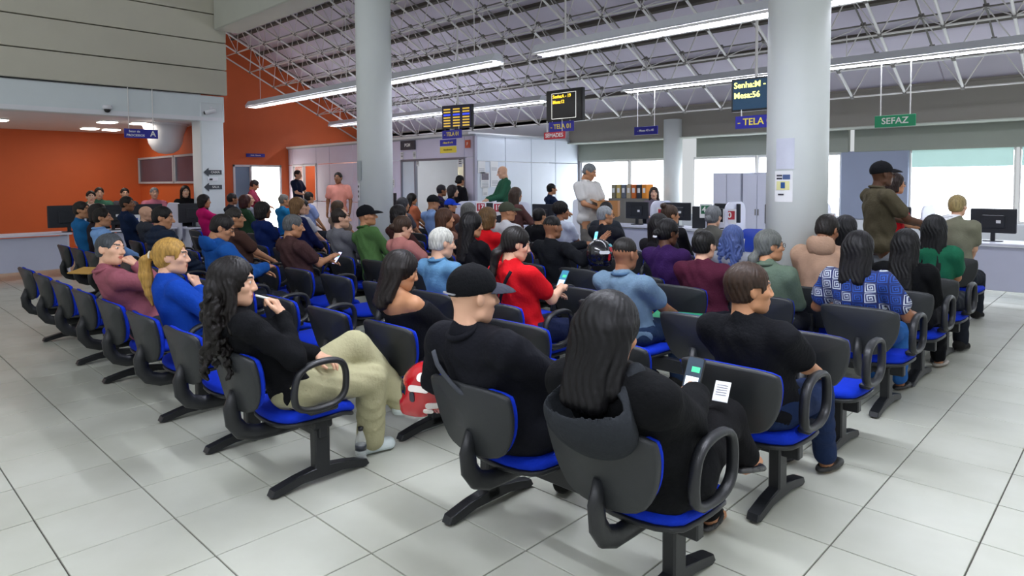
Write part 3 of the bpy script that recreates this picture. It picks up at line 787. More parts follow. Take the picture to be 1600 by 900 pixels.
# ------------------------------------------------------------------ beam seating
SEAT_Z = .42
def seat_parts():
    dk = mat('black_plastic', '#191b1e', .42, .08, 12, .12, bscale=260); bl = mat('blue_fabric', '#0b2fb5', .8, .12, 20, .3, bscale=220, spec=.15)
    sh = mat('back_shell', '#1f2225', .45, .06, 10, .12, bscale=300)
    out = chaikin([(-.135, -.165), (.135, -.165), (.212, -.065), (.240, .08), (.222, .16), (-.222, .16), (-.240, .08), (-.212, -.065)], 2)
    tilt = Matrix.Rotation(R_(13), 4, 'X')
    cv = lambda x, z: .55*x*x-.25*(z-.0)**2
    D = {}
    b = MB().plate(out, .034, 'y', (0, 0, 0), .012, fn=cv); D['backrest'] = b.mesh('backrest', sh, True)
    c = MB().plate([(x*.975, z*.955-.004) for x, z in out], .036, 'y', (0, .026, 0), .014, fn=cv); D['cushion'] = c.mesh('cushion', bl, True)
    so = chaikin([(-.20, -.22), (.20, -.22), (.235, -.05), (.235, .14), (.16, .235), (-.16, .235), (-.235, .14), (-.235, -.05)], 2)
    sf = lambda x, y: .22*x*x-.035*max(0, (y-.12))/.1-.02
    D['seat'] = MB().plate(so, .052, 'z', (0, 0, 0), .018, fn=sf).mesh('seat', bl, True)
    D['seat_pan'] = MB().plate([(x*.985, y*.985) for x, y in so], .022, 'z', (0, 0, -.034), .006, fn=sf).mesh('seat_pan', dk, True)
    k = MB(); pts = [(0, .045, .54), (0, .012, .46), (0, .020, .39), (0, .06, .335), (0, .13, .308), (0, .24, .305), (0, .36, .305)]
    k.tube(pts, .025, 10, sx=1.7); D['bracket'] = k.mesh('bracket', dk, True)
    a = MB(); loop = chaikin([(-.125, .0), (.130, .0), (.150, .16), (.10, .235), (-.11, .225), (-.150, .10)], 3)
    a.tube([(0, y, z) for y, z in loop], .0160, 8, closed=True, sx=1.4); a.box((-.03, .02, -.015), (.06, .16, .03), .008)
    D['armrest'] = a.mesh('armrest', dk, True)
    l = MB(); l.box((0, 0, .19), (.058, .088, .29), .008); l.box((0, -.0, .325), (.078, .11, .06), .008); l.box((0, 0, .37), (.05, .2, .03), .006)
    D['leg'] = l.mesh('leg', dk)
    f = MB(); prof = [(-.285, .022), (-.27, .050), (-.15, .078), (-.04, .095), (.04, .095), (.15, .078), (.27, .050), (.285, .022), (.26, .014), (.12, .040), (-.12, .040), (-.26, .014)]
    f.plate(prof, .058, 'x', (0, 0, 0), .006); D['foot'] = f.mesh('foot', dk)
    g = MB(); g.lathe([(.018, 0), (.018, .010), (.008, .012), (.008, .022)], 10, (0, .262, 0)); g.lathe([(.018, 0), (.018, .010), (.008, .012), (.008, .022)], 10, (0, -.262, 0))
    D['glide'] = g.mesh('glide', DSTEEL); D['dk'] = dk
    return D
SP = seat_parts()
def bench(xs, yb, label, arms=(), legs=None, group='dark beam benches in the waiting area'):
    x0, x1 = min(xs), max(xs); xc = (x0+x1)/2; yl = .41
    o = empty('beam_bench', (xc, yb+yl, 0), label=label, cat='bench', group=group)
    part('beam', MB().box((0, 0, .295), (x1-x0+.36, .05, .095), .006), SP['dk'], o)
    for x in xs:
        st = add('seat', SP['seat'], o, (x-xc, -.02, SEAT_Z-.012)); add('seat_pan', SP['seat_pan'], st)
        b = add('backrest', SP['backrest'], o, (x-xc, .024-yl, .605), (R_(13), 0, 0)); add('cushion', SP['cushion'], b)
        add('bracket', SP['bracket'], o, (x-xc, -yl, 0))
    for x in arms: add('armrest', SP['armrest'], o, (x-xc, -.08, SEAT_Z+.035))
    for x in (legs or (x0+.05, x1-.05)):
        l = add('leg', SP['leg'], o, (x-xc, 0, 0)); f = add('foot', SP['foot'], l); add('glide', SP['glide'], l)
    return o
PX = .67
LROW = [.72+.88*i for i in range(8)]
# left block: benches of three along -x
XL = [-.39-PX*i for i in range(24)]
ordn = ['first', 'second', 'third', 'fourth', 'fifth', 'sixth', 'seventh', 'eighth']
side = ['at its right end', 'second bench from its right end', 'third bench along', 'fourth bench along', 'fifth bench along']
who = {(0, 0): 'bench under the person in khaki trousers', (0, 1): 'bench under the royal blue blouse and the dusty pink shirt', (1, 0): 'three-seat bench under the off-the-shoulder black top',
       (2, 0): 'three-seat bench under the bright red T-shirt and the denim shirt'}
for r, yb in enumerate(LROW):
    if r in (7,): continue
    n = (3, 4, 4, 4, 4, 3, 3, 0)[r]
    for k in range(n):
        sx = XL[3*k:3*k+3]
        if r == 0:
            sx = [x-.06 for x in ([XL[0], XL[1]] if k == 0 else XL[3*k-1:3*k+2])]
        if r == 5: sx = [x+.38 for x in sx]
        sx = [x for x in sx if math.hypot(x+5.28, yb+.25-4.93) > .5]
        if not sx: continue
        ar = [sx[0]+.30] if r == 0 else [x+.30 for x in sx]
        lg = None
        if r == 0 and k == 0: lg = [sx[0]+.14, sx[-1]+.02]
        bench(sx, yb, who.get((r, k)) or 'bench in the %s left-hand row, %s' % (ordn[r], side[k]), ar, lg)
RROW = [1.15, 2.12, 3.0, 3.95, 4.85, 5.72]
XR = [1.45, .80, .15]
rl = ['two-seat bench under the black baseball cap and the black hoodie', 'bench under the black T-shirt and jeans at its end', 'bench under the grey-blue polo with an empty end seat',
      'bench under the maze-print blouse', 'single seat under the black sweater beyond the maze-print blouse', 'single seat under the green top at the right-hand end']
for r, yb in enumerate(RROW):
    xs = {0: XR[:2], 4: XR[:1], 5: XR[:1]}.get(r, XR)
    o = bench(xs, yb, rl[r], [xs[0]+.27], [xs[-1]-.28, xs[0]+.07] if r == 0 else [xs[-1]+.05, xs[0]+.07])
# ------------------------------------------------------------------ the people of the photograph
BK = '#121318'
def sitter(label, hx, hy_, hz, yb, **k):
    dx = k.pop('dx', 0); k.setdefault('sc', .95)
    return person(label, (hx, hy_, hz), (hx+dx, yb+k.pop('dy', .32)), k.pop('zs', SEAT_Z+.01), **k)
G = LROW; RR = RROW
# --- foreground
F1 = sitter('person in a black top and khaki trousers, legs crossed, white pen at the mouth', -.41, .74, 1.085, G[0], dx=.02, hy=-36, hp=-2, male=0, skin='light', hair=('curly', '#14100f'), top='#101114', sleeve='long', bottom='#a8a482', lod=0, sc=.95,
            wr=(.080, -.105, .915), wl=(.07, .15, .64), pole=(.5, .7, -1), hand_r='grip', hand_l='relax', hdr=((-.35, -.25, .9), (.6, .75, .1)), hdl=((.75, .55, -.25), (.0, .1, 1)),
            legs=dict(k={1: (.08, .41, .485), -1: (.0, .36, .66)}, a={1: (-.02, .47, .085), -1: (.06, .66, .27)}), shoes=('#c9d3d2', '#b9c4c4', 'shoe'))
F2 = sitter('person in black jacket and black baseball cap with a strap across the back', .79, 1.21, 1.10, RR[0], dx=.03, hy=-14, hp=-4, skin='light', build=1.28, hair=('fade', '#241d18'), cap=('#0f1013', '#3b3c46'), top='#15161c', sleeve='long', bottom='#17181d', lod=0, inflate=.02, coat=True,
            wr=(.16, .24, .66), wl=(-.43, .05, .60), hand_l='grip', hdl=((-.8, -.15, -.5), (-.3, 0, 1)), collar='#15161c', sc=.98)
F3 = sitter('person in a black hoodie with the hood down, looking at a phone', 1.47, 1.21, 1.055, RR[0], dx=.03, hy=-4, hp=-14, male=0, skin='tan', build=1.25, hair=('longtuck', '#0d0c0e'), top='#0e0f11', sleeve='long', bottom='#101012', lod=0, inflate=.022, coat=True,
            wr=(.03, .22, .74), wl=(-.12, .25, .70), hand_r='grip', hand_l='grip', legs=dict(k={1: (.06, .42, .60), -1: (-.10, .43, .48)}, a={1: (.10, .52, .42), -1: (-.10, .60, .085)}), shoes=('#0f0f10', '#3a3a3a', 'flat'), sc=1.04)
F4 = sitter('person in a black T-shirt and jeans turning sideways, behind the hoodie bench', 1.47, 2.30, 1.07, RR[1], hy=-44, male=0, skin='tan', build=1.25, hair=('short', '#33241a'), top='#121317', bottom='#1d2b4a', lod=0, arms='thigh', sc=.97, legs='forward', shoes=('#141414', '#141414', 'flat'))
G1 = sitter('person in an off-the-shoulder black top with head bowed', -.45, 1.77, 1.035, G[1], dx=.03, hy=-26, hp=-16, male=0, skin='tan', hair=('longtuck', '#1a1513'), top='#14151a', sleeve='long', bottom='#16171c', lod=0, off_shoulder=True, arms='lap', build=1.05)
A15 = sitter('person in a royal blue blouse with a fist at the chin', -1.74, .92, 1.10, G[0], dx=.02, hy=-34, male=0, skin='light', hair=('pony', '#a8823f'), top='#123f9e', sleeve='long', bottom='#22242c', lod=0, wr=(.085, .0, .895), wl=(-.02, .24, .66), pole=(.7, .5, -1), hand_r='fist', hdr=((-.25, -.1, .95), (.6, .75, .2)), build=1.08)
A14 = sitter('person in a dusty pink shirt resting a cheek on the hand', -2.62, .81, 1.095, G[0], hy=-58, hp=4, ht=-8, skin='light', hair=('grey', '#3d4145'), top='#8d525d', sleeve='long', bottom='#2a2d35', lod=0, build=1.12, wr=(.108, -.10, .985), wl=(.02, .26, .62), pole=(.8, .5, -1), hand_r='fist', hdr=((-.45, -.5, .75), (.6, .6, .4)), collar='#8d525d')
B16 = sitter('person in a light denim shirt seated behind the black baseball cap', -1.18, 2.71, 1.095, G[2], hy=-16, hp=-8, skin='light', hair=('short', '#b9b9b0'), top='#5b86a8', sleeve='long', bottom='#2a3448', lod=0, build=1.15, collar='#4d7899', arms='phone')
C9 = sitter('person in a bright red T-shirt with a dark strap, holding a phone', -.39, 2.71, 1.135, G[2], hy=-30, hp=-14, male=0, skin='light', hair=('lowpony', '#15110f'), top='#c0141d', bottom='#1b2340', lod=0, build=1.12, arms='phone', hand_r='grip', legs='sit')
D10 = sitter('person in a grey-blue polo shirt with a green folder on the lap', .15, 3.25, 1.055, RR[2], hy=-8, skin='brown', hair=('fade', '#15120f'), top='#62798c', bottom='#20304a', lod=0, build=1.15, collar='#47617c', arms='thigh')
D9 = sitter('person in a maroon T-shirt seen from behind', .25, 4.2, 1.055, RR[3], hy=-10, skin='light', hair=('short', '#12110f'), top='#4a1c2e', bottom='#1d1f26', lod=0, build=1.1)
E1 = sitter('person in a sage green jacket and glasses before the thick column', .77, 4.2, 1.085, RR[3], hy=-44, male=0, skin='tan', hair=('lowpony', '#5d605c'), top='#5b6b5c', sleeve='long', bottom='#24262c', lod=0, coat=True, glasses=True, collar='#5b6b5c', build=1.05)
def greek():
    m = bpy.data.materials.new('maze_print'); m.use_nodes = True; nt = m.node_tree; b = nt.nodes['Principled BSDF']; N = nt.nodes.new; K = nt.links.new
    tc = N('ShaderNodeTexCoord'); sp = N('ShaderNodeSeparateXYZ'); K(tc.outputs['Object'], sp.inputs[0])
    def mth(op, a, c=None):
        n = N('ShaderNodeMath'); n.operation = op
        for i, v in enumerate((a, c)):
            if v is None: continue
            if isinstance(v, (int, float)): n.inputs[i].default_value = v
            else: K(v, n.inputs[i])
        return n.outputs[0]
    u = mth('MULTIPLY', sp.outputs[0], 14.5); v = mth('MULTIPLY', sp.outputs[2], 14.5)
    fu = mth('SUBTRACT', mth('FRACT', u), .5); fv = mth('SUBTRACT', mth('FRACT', v), .5)
    r = mth('MAXIMUM', mth('ABSOLUTE', fu), mth('ABSOLUTE', fv)); an = mth('DIVIDE', mth('ARCTAN2', fv, fu), 6.2832)
    ring = mth('FRACT', mth('ADD', mth('MULTIPLY', r, 5.2), an)); on = mth('GREATER_THAN', ring, .48); on = mth('MULTIPLY', on, mth('LESS_THAN', r, .46))
    cb = N('ShaderNodeCombineXYZ'); K(mth('FLOOR', u), cb.inputs[0]); K(mth('FLOOR', v), cb.inputs[1]); wn = N('ShaderNodeTexWhiteNoise'); K(cb.outputs[0], wn.inputs[0])
    c1 = N('ShaderNodeMix'); c1.data_type = 'RGBA'; c1.inputs[6].default_value = (*lin('#b8bfc8'), 1); c1.inputs[7].default_value = (*lin('#1f4a9a'), 1); K(mth('GREATER_THAN', wn.outputs['Value'], .62), c1.inputs[0])
    c2 = N('ShaderNodeMix'); c2.data_type = 'RGBA'; c2.inputs[6].default_value = (*lin('#141f55'), 1); K(c1.outputs[2], c2.inputs[7]); K(on, c2.inputs[0])
    K(c2.outputs[2], b.inputs['Base Color']); b.inputs['Roughness'].default_value = .8; return m
E4 = sitter('person in a blue and white maze-print blouse', 1.38, 4.2, 1.10, RR[3], hy=-8, hp=-8, male=0, skin='brown', hair=('longtuck', '#111012'), bottom='#2b5fa0', lod=0, build=1.22, top_mat=greek(), arms='rest', legs='forward', shoes=('#141414', '#141414', 'flat'))
E5 = sitter('person in a black sweater and black trousers beyond the maze-print blouse', 1.45, 5.1, 1.065, RR[4], hy=-6, hp=-8, male=0, skin='tan', hair=('long', '#0c0c0e'), top='#0d0e10', sleeve='long', bottom='#111216', lod=0, build=1.2, legs='forward', shoes=('#9a958c', '#8a857c', 'flat'))
# --- middle ground
M = [
 ('person in a royal blue hoodie and glasses bending forward', -3.21, 1.86, 1.17, G[1], dict(hy=-30, hp=-24, hair=('short', '#191412'), top='#174a8c', sleeve='long', glasses=True, lod=1, inflate=.022, arms='phone', build=1.1, collar='#174a8c', dx=.0)),
 ('person in a light blue collared shirt at the far left', -6.69, 1.82, 1.15, G[1], dict(hy=-30, hair=('short', '#17130f'), top='#7fa6d8', skin='tan', lod=1, sleeve='long', collar='#7fa6d8')),
 ('person in dark clothes half hidden by the light blue collared shirt', -7.16, 1.90, 1.19, G[1], dict(hy=-20, male=0, hair=('bob', '#1b1513'), top='#2a2328', lod=2, sleeve='long')),
 ('person in a teal shirt at the extreme left of the audience', -7.61, 1.82, 1.22, G[1], dict(hy=-40, hair=('short', '#1d1712'), top='#1f5f93', lod=2)),
 ('person in a quilted dark puffer jacket', -4.63, 1.84, 1.215, G[1], dict(hy=-34, hp=-8, hair=('short', '#0f0d0c'), top='#1d2738', sleeve='long', coat=True, quilt=True, inflate=.034, lod=0, collar='#1d2738')),
 ('person in dark grey seated just before the puffer jacket', -7.87, 2.70, 1.13, G[2], dict(hy=-30, hair=None, skin='light', top='#3c4048', lod=2)),
 ('person in a dark navy shirt seated before the left counter', -8.73, 2.70, 1.26, G[2], dict(hy=-40, hair=('short', '#17120f'), skin='brown', top='#182743', lod=2)),
 ('person in a brown T-shirt resting hands on the thighs beside the blue hoodie', -4.87, 2.70, 1.165, G[2], dict(hy=-26, hair=('short', '#2f2b27'), skin='tan', top='#4d362e', lod=1, arms='thigh', build=1.15, collar='#3d2a24')),
 ('person in a dark brown T-shirt tapping a phone', -3.52, 2.71, 1.13, G[2], dict(hy=-20, hp=-10, hair=('grey', '#565858'), skin='tan', top='#46302f', lod=1, arms='phone', build=1.15, hand_r='flat')),
 ('person in a navy blue T-shirt behind the brown T-shirts', -5.99, 3.58, 1.195, G[3], dict(hy=-10, male=0, hair=('bob', '#1d1917'), skin='brown', top='#15275a', lod=1, build=1.1)),
 ('person in a grey long-sleeved sweater', -4.03, 3.58, 1.155, G[3], dict(hy=-32, hair=('receding', '#2a221d'), skin='light', top='#6b6c72', sleeve='long', lod=1, arms='thigh')),
 ('person in a black baseball cap and green polo beside the white column', -3.62, 3.66, 1.19, G[3], dict(hy=-36, hp=6, hair=('fade', '#15110f'), cap=('#131518',), skin='tan', top='#4d7040', sleeve='long', lod=1, collar='#3f6035', arms='thigh', dx=.12)),
 ('person in a dusty pink top bending over a paper', -2.84, 3.58, 1.10, G[3], dict(hy=-24, hp=-14, male=0, hair=('bun', '#3b2a1e'), skin='light', top='#b3766f', lod=1, arms='phone')),
 ('person in a black sweater seated in front of the red cardigan', -1.78, 3.58, 1.165, G[3], dict(hy=-24, hp=-6, male=0, hair=('long', '#0f0d0e'), skin='tan', top='#121215', sleeve='long', lod=1, build=1.15)),
 ('person in black lifting a glowing phone, one hand on a helmet', -1.54, 4.46, 1.105, G[4], dict(hy=-14, hair=('fade', '#100e0d'), skin='brown', top='#15171b', sleeve='long', lod=1, arms='phoneup', hand_r='flat', wr=(.55, -.06, .985), wl=(.20, .27, .93), hand_l='grip', build=1.15)),
 ('person in a purple blouse with a white hair clip', -.23, 4.46, 1.12, G[4], dict(hy=-24, hp=-8, male=0, hair=('bun', '#0f0d0f'), skin='dark', top='#321a49', lod=1, build=1.15)),
 ('person in charcoal seated just beyond the purple blouse', -.85, 5.34, 1.11, G[5], dict(hy=-10, male=0, hair=('long', '#131112'), skin='brown', top='#201e22', sleeve='long', lod=1)),
 ('person in a light grey top left of the thick column', -.05, 5.34, 1.02, G[5], dict(hy=-6, male=0, hair=('curly', '#4d5f95'), skin='light', top='#8d9098', lod=1)),
 ('person in a dark brown sweater leaning beside the middle column', -4.09, 4.46, 1.16, G[4], dict(hy=-16, male=0, hair=('bob', '#171314'), skin='tan', top='#4a2f2c', lod=1, sleeve='long')),
 ('person in a tan brown top behind the denim shirt', -3.2, 4.46, 1.14, G[4], dict(hy=-30, male=0, hair=('long', '#4a3020'), skin='tan', top='#7b5a4c', lod=1)),
 ('person in a red cardigan seen from behind', -2.47, 4.46, 1.165, G[4], dict(hy=-8, male=0, hair=('bob', '#5e4526'), skin='light', top='#c4131b', sleeve='long', lod=1)),
 ('person in dark grey seated beyond the red cardigan', -3.74, 5.34, 1.17, G[5], dict(hy=-10, male=0, hair=('bob', '#5b5b59'), skin='tan', top='#3c3a40', lod=2)),
 ('person in an olive cap and white shirt', -3.03, 5.34, 1.19, G[5], dict(hy=-36, hair=('fade', '#2a211c'), cap=('#45493c',), skin='tan', top='#c9cace', lod=1)),
 ('person in a black T-shirt right of the olive cap', -3.27, 6.22, 1.09, G[6], dict(hy=-4, hair=('short', '#0e0d0d'), skin='tan', top='#16171a', lod=2)),
 ('person in a pale blue blouse before the white-shirted standing person', -2.87, 6.22, 1.17, G[6], dict(hy=-34, male=0, hair=('afro', '#15110f'), skin='brown', top='#b5bccb', lod=1, sc=.92)),
 ('person in slate grey farthest back beside the dark jacket', -2.6, 6.85, 1.17, 6.62, dict(hy=0, hair=('short', '#131212'), skin='tan', top='#2b2f36', lod=2)),
 ('person in a dark jacket and glasses behind the black helmet', -2.08, 6.10, 1.145, G[6], dict(hy=-36, hair=('grey', '#8b9094'), skin='tan', top='#22242a', sleeve='long', coat=True, lod=1, glasses=True, build=1.1)),
 ('person in black wearing glasses, beyond the purple blouse', -1.24, 6.22, 1.17, G[6], dict(hy=-36, male=0, hair=('topbun', '#3d2d22'), skin='tan', top='#17171a', sleeve='long', lod=1, glasses=True)),
 ('person in a mottled grey top before the computer tower', -.70, 6.22, 1.17, G[6], dict(hy=-4, male=0, hair=('bun', '#6d7073'), skin='light', top='#5b5a55', lod=1)),
 ('person in a beige hoodie with head bowed beside the thick column', .94, 4.90, 1.17, RR[4]-.3, dict(hy=-14, hp=-22, hair=('short', '#191512'), skin='brown', top='#a98a74', sleeve='long', lod=1, inflate=.025, build=1.15, collar='#a98a74')),
 ('person in dark grey behind the maze-print blouse', .85, 5.65, 1.13, 5.42, dict(hy=-10, male=0, hair=('long', '#17171a'), skin='tan', top='#25262b', lod=1)),
 ('person in a green top at the right-hand end', 1.46, 5.97, 1.14, RR[5], dict(hy=-6, male=0, hair=('long', '#141517'), skin='tan', top='#1d5f45', lod=1)),
 ('person in khaki seated farthest right', 1.30, 7.8, 1.28, 7.5, dict(hy=-20, male=0, hair=('short', '#9c8a5e'), skin='light', top='#7a7a68', lod=2)),
 ('person in a white blouse beside the navy cardigan', -6.52, 4.46, 1.20, G[4], dict(hy=-34, male=0, hair=('bob', '#0f0d0e'), skin='light', top='#b9b9c0', lod=2)),
 ('person in a beige brown top beyond the white blouse', -6.95, 5.34, 1.15, G[5], dict(hy=-20, male=0, hair=('bob', '#4a3826'), skin='tan', top='#8d7a6a', lod=2)),
 ('person in a navy cardigan', -5.62, 3.9, 1.25, G[3]+.3, dict(hy=-30, male=0, hair=('bob', '#7a5b3a'), skin='light', top='#161d47', sleeve='long', lod=1, build=1.15)),
 ('person in a mid-blue top beyond the green polo', -6.0, 5.34, 1.24, G[5], dict(hy=-30, male=0, hair=('topbun', '#1d1614'), skin='brown', top='#1f4f86', lod=2)),
 ('person in a grey top just past the middle column', -6.35, 6.22, 1.19, G[6], dict(hy=-20, male=0, hair=('bob', '#35353a'), skin='tan', top='#5d5a60', lod=2)),
 ('person in a black cap and light blue shirt turned aside', -5.55, 6.22, 1.24, G[6], dict(hy=-20, hp=-8, hair=('fade', '#15120f'), cap=('#15171b',), skin='tan', top='#7f9bc7', lod=1, build=1.15)),
 ('person in a royal blue cap', -6.15, 7.1, 1.15, 6.88, dict(hy=-50, hair=('short', '#2a2019'), cap=('#1638a8',), skin='tan', top='#6f4a3c', lod=2)),
 ('person in an orange blouse seated before the glazed office', -8.38, 7.98, 1.22, 7.7, dict(hy=-30, hp=-10, male=0, hair=('long', '#1b1816'), skin='tan', top='#b5674a', lod=2)),
 ('person in a hot pink top holding a phone before the pillar', -9.32, 4.1, 1.255, 3.9, dict(hy=-34, male=0, hair=('bob', '#1c1513'), skin='tan', top='#c01a66', sleeve='long', lod=2, arms='phoneup')),
 ('person in near-black clothes just right of the pillar', -10.0, 4.9, 1.27, 4.6, dict(hy=-10, hair=('short', '#1a1514'), skin='brown', top='#23252d', lod=2, sc=.9)),
 ('person in a light grey shirt right of the pillar', -10.4, 5.4, 1.24, 5.1, dict(hy=-30, hair=('ring', '#8a8580'), skin='light', top='#8a8d98', lod=2)),
 ('person in a dark green top right of the pillar', -9.0, 4.7, 1.24, 4.4, dict(hy=-6, male=0, hair=('bob', '#3a1714'), skin='brown', top='#26402c', lod=2)),
 ('person in a bright turquoise blue shirt before the bright doorway', -9.3, 5.6, 1.235, 5.3, dict(hy=-20, hair=('short', '#77736d'), skin='tan', top='#1f74a8', lod=2)),
 ('person in a pale lilac-blue shirt facing the service hatch', -9.6, 6.3, 1.27, 6.0, dict(hy=0, hair=('short', '#201a17'), skin='tan', top='#8f9fcf', lod=2)),
]
PPL = {}
for lb, x, y, z, yb, kw in M: PPL[lb] = sitter(lb, x, y, z, yb, **kw)
# --- staff seated behind counters
ST = [
 ('person in a pale beige shirt behind the left counter', -11.69, 2.94, 1.33, -100, dict(hair=('short', '#17120f'), skin='light', top='#d8c7b5')),
 ('person in green behind the left counter', -12.35, 3.25, 1.39, -100, dict(hair=('short', '#1d1612'), skin='light', top='#3f6b57')),
 ('person in dark grey behind the left counter', -12.5, 3.75, 1.37, -100, dict(hair=('short', '#14100e'), skin='light', top='#4a4a52')),
 ('person in pink behind the middle monitor of the left counter', -11.9, 4.12, 1.38, -100, dict(hair=('grey', '#7b7d80'), skin='light', top='#c7788a')),
 ('person in black behind the left counter beside the pillar', -11.5, 4.58, 1.41, -100, dict(male=0, hair=('long', '#17120f'), skin='light', top='#121214', sleeve='long')),
 ('person in navy at a far desk with face turned down', -6.31, 10.05, 1.41, -30, dict(hair=('short', '#14110f'), skin='tan', top='#1d2a45')),
 ('person in dark purple seated by the glazed office door', -7.62, 8.15, 1.40, -30, dict(male=0, hair=('short', '#1a1620'), skin='brown', top='#2a2340', sleeve='long')),
 ('person in dark grey-violet seated beside the white divider', -7.05, 7.95, 1.39, -40, dict(male=0, hair=('bob', '#1f1a1d'), skin='light', top='#2c2836', sleeve='long')),
 ('person in mauve facing out at a far desk beside the file rack', -4.22, 10.67, 1.33, -150, dict(male=0, hair=('long', '#2b1f1a'), skin='light', top='#6d6470')),
 ('person in a reddish brown top leaning over the counter', -4.5, 7.05, 1.36, -10, dict(male=0, hair=('long', '#3b2d24'), skin='tan', top='#5c3e3c', sleeve='long', arms='desk')),
]
for lb, x, y, z, rz, kw in ST:
    o = math.radians(rz); kw.setdefault('arms', 'desk')
    sitter(lb, x, y, z, y-.32, zs=.56, rz=rz, lod=2, **kw)
# single seats and office chairs under those who sit away from the long benches
for lb, x, y, z, yb, kw in M:
    if (yb not in LROW and yb not in RROW) or x < -8.2: bench([x], yb, 'seat under the '+lb, [], [x], 'single seats at the edges of the waiting area')
def office_chair():
    o = empty('office_chair', (0, 0, 0), 0, 'chair', 'chair', 'office chairs behind the counters'); g = cloth('#23262e')
    part('seat', MB().plate(rrect(.46, .44, .12), .06, 'z', (0, 0, .51), .02), g, o, True); part('backrest', MB().plate(rrect(.42, .42, .14), .05, 'y', (0, -.24, .84), .018), g, o, True)
    part('back_post', MB().box((0, -.25, .60), (.06, .03, .26), .006), SP['dk'], o); part('column', MB().tube([(0, 0, .06), (0, 0, .49)], .026, 10), SP['dk'], o, True)
    for k in range(5):
        a = 2*math.pi*k/5; part('base_arm', MB().tube([(0, 0, .08), (.26*math.cos(a), .26*math.sin(a), .045)], .018, 6), SP['dk'], o); 
        part('castor', MB().tube([(.26*math.cos(a)-.012, .26*math.sin(a), .025), (.26*math.cos(a)+.012, .26*math.sin(a), .025)], .025, 8), SP['dk'], o)
    return o
oc = office_chair()
for i, (lb, x, y, z, rz, kw) in enumerate(ST):
    c = oc if i == 0 else copy_tree(oc); c.location = (x+.02*math.sin(R_(rz)), y-.02, 0); c.rotation_euler = (0, 0, R_(rz)); c['label'] = 'office chair of '+lb
# --- standing people
def stander(label, x, y, z, rz, **k): return person(label, (x, y, z), (x-math.sin(-R_(rz))*-.0, y), None, rz=rz, **k)
W1 = stander('person in a white shirt standing with a cardboard box', -3.31, 7.4, 1.71, -95, hy=20, hp=-22, hair=('grey', '#6e7274'), skin='tan', top='#c9c8c6', bottom='#6f6c68', build=1.2, lod=1, sc=1.0, arms='hold', collar='#d5d4d2')
OL = stander('person standing in olive polo and black cap holding a white sheet', .86, 6.66, 1.62, -48, hair=('fade', '#15110f'), cap=('#17171a',), skin='dark', top='#4f4939', bottom='#8b9096', build=1.15, lod=1, sc=.98, legs='walk', wr=(.16, .36, 1.13), wl=(-.10, .36, 1.13), hand_r='grip', hand_l='grip', collar='#4f4939')
stander('person standing in red with glasses behind the olive polo', .73, 7.64, 1.52, -60, male=0, hair=('bob', '#2a1f1c'), skin='tan', top='#b5141f', bottom='#22345c', lod=1, sc=.93, glasses=True, arms='hold')
stander('person standing in a salmon polo before the pale partition', -9.56, 6.95, 1.67, 220, hair=('short', '#1d1713'), skin='brown', top='#d98f80', bottom='#25304d', lod=2, sc=.97, arms='hang', build=1.1)
stander('person standing in a dark green sweater by the posters', -6.5, 8.77, 1.76, 150, hp=-16, hair=None, skin='light', top='#2c5a44', sleeve='long', bottom='#2c2f38', lod=2, sc=1.0, arms='hold', build=1.1)
stander('person standing in black by the glazed office door', -7.92, 8.92, 1.60, 0, male=0, hair=('bun', '#151214'), skin='tan', top='#17161c', sleeve='long', bottom='#17161c', lod=2, sc=.93, arms='hang')
stander('person standing in navy at the service hatch', -14.3, 8.6, 1.80, -60, hair=('short', '#2a211d'), skin='light', top='#1c2440', bottom='#222a44', lod=2, sc=1.02, arms='hold')
stander('person in red inside the service hatch', -14.7, 9.75, 1.55, 200, male=0, hair=('long', '#1d1614'), skin='tan', top='#c01320', bottom='#222222', lod=2, sc=.92, arms='hang')
stander('person in a maroon shirt bending near the bright doorway', -11.79, 6.18, 1.53, -30, hp=-25, hair=('short', '#2a2220'), skin='tan', top='#9c3a55', bottom='#24262e', lod=2, sc=.92, arms='hold')
# ------------------------------------------------------------------ signs, screens, desks, belongings
BLUE = mat('sign_blue', '#1c1c96', .4, .04, 3); YEL = mat('letter_yellow', '#f2dc55', .5, .02, 3); WH = mat('letter_white', '#f4f5f2', .5, .02, 3); BLACK = plast('#15161a', .35)
PAPER = mat('paper', '#e9eaec', .8, .03, 3)
def board(name, x, y, z, w, h, m, label, cat='sign', lines=(), rods=None, rz=0, t=.02, group=None):
    """hanging sign facing -y (rz=0); lines: (text, size, material, dx, dz)"""
    o = empty(name, (x, y, z), rz, label, cat, group); part('panel', MB().box((0, 0, 0), (w, t, h), .003), m, o)
    for s, sz, mm, dx, dz in lines: text(s, sz, mm, o, (dx, -t/2-.003, dz), bold=sz*.015)
    if rods:
        for dx in (-w*.36, w*.36): part('hanger_rod', MB().tube([(dx, 0, h/2), (dx, 0, rods-z)], .008, 6), STEEL, o)
    return o
def screen(x, y, z, w, h, label, face, lines, rods, rz=0, border=False, extra=None):
    o = empty('display_screen', (x, y, z), rz, label, 'screen'); part('casing', MB().box((0, .03, 0), (w, .07, h), .008), BLACK, o)
    p = part('screen_glass', MB().box((0, -.008, 0), (w-.05, .008, h-.05)), face, o)
    for s, sz, m, dx, dz, al in lines: text(s, sz, m, p, (dx, -.015, dz), align=al, bold=sz*.02)
    if border:
        b = MB(); bw, bh = w*.66, h*.78
        for dx in (-bw/2, bw/2): b.box((dx, -.014, 0), (.008, .003, bh))
        for dz in (-bh/2, bh/2): b.box((0, -.014, dz), (bw, .003, .008))
        part('border_line', b, glow('#e8e8e0', .8), p)
    if extra: extra(p)
    part('mount', MB().tube([(0, .04, h/2), (0, .04, rods-z)], .018, 8), STEEL, o)
    return o
GY = glow('#ffd23a', 1.3)
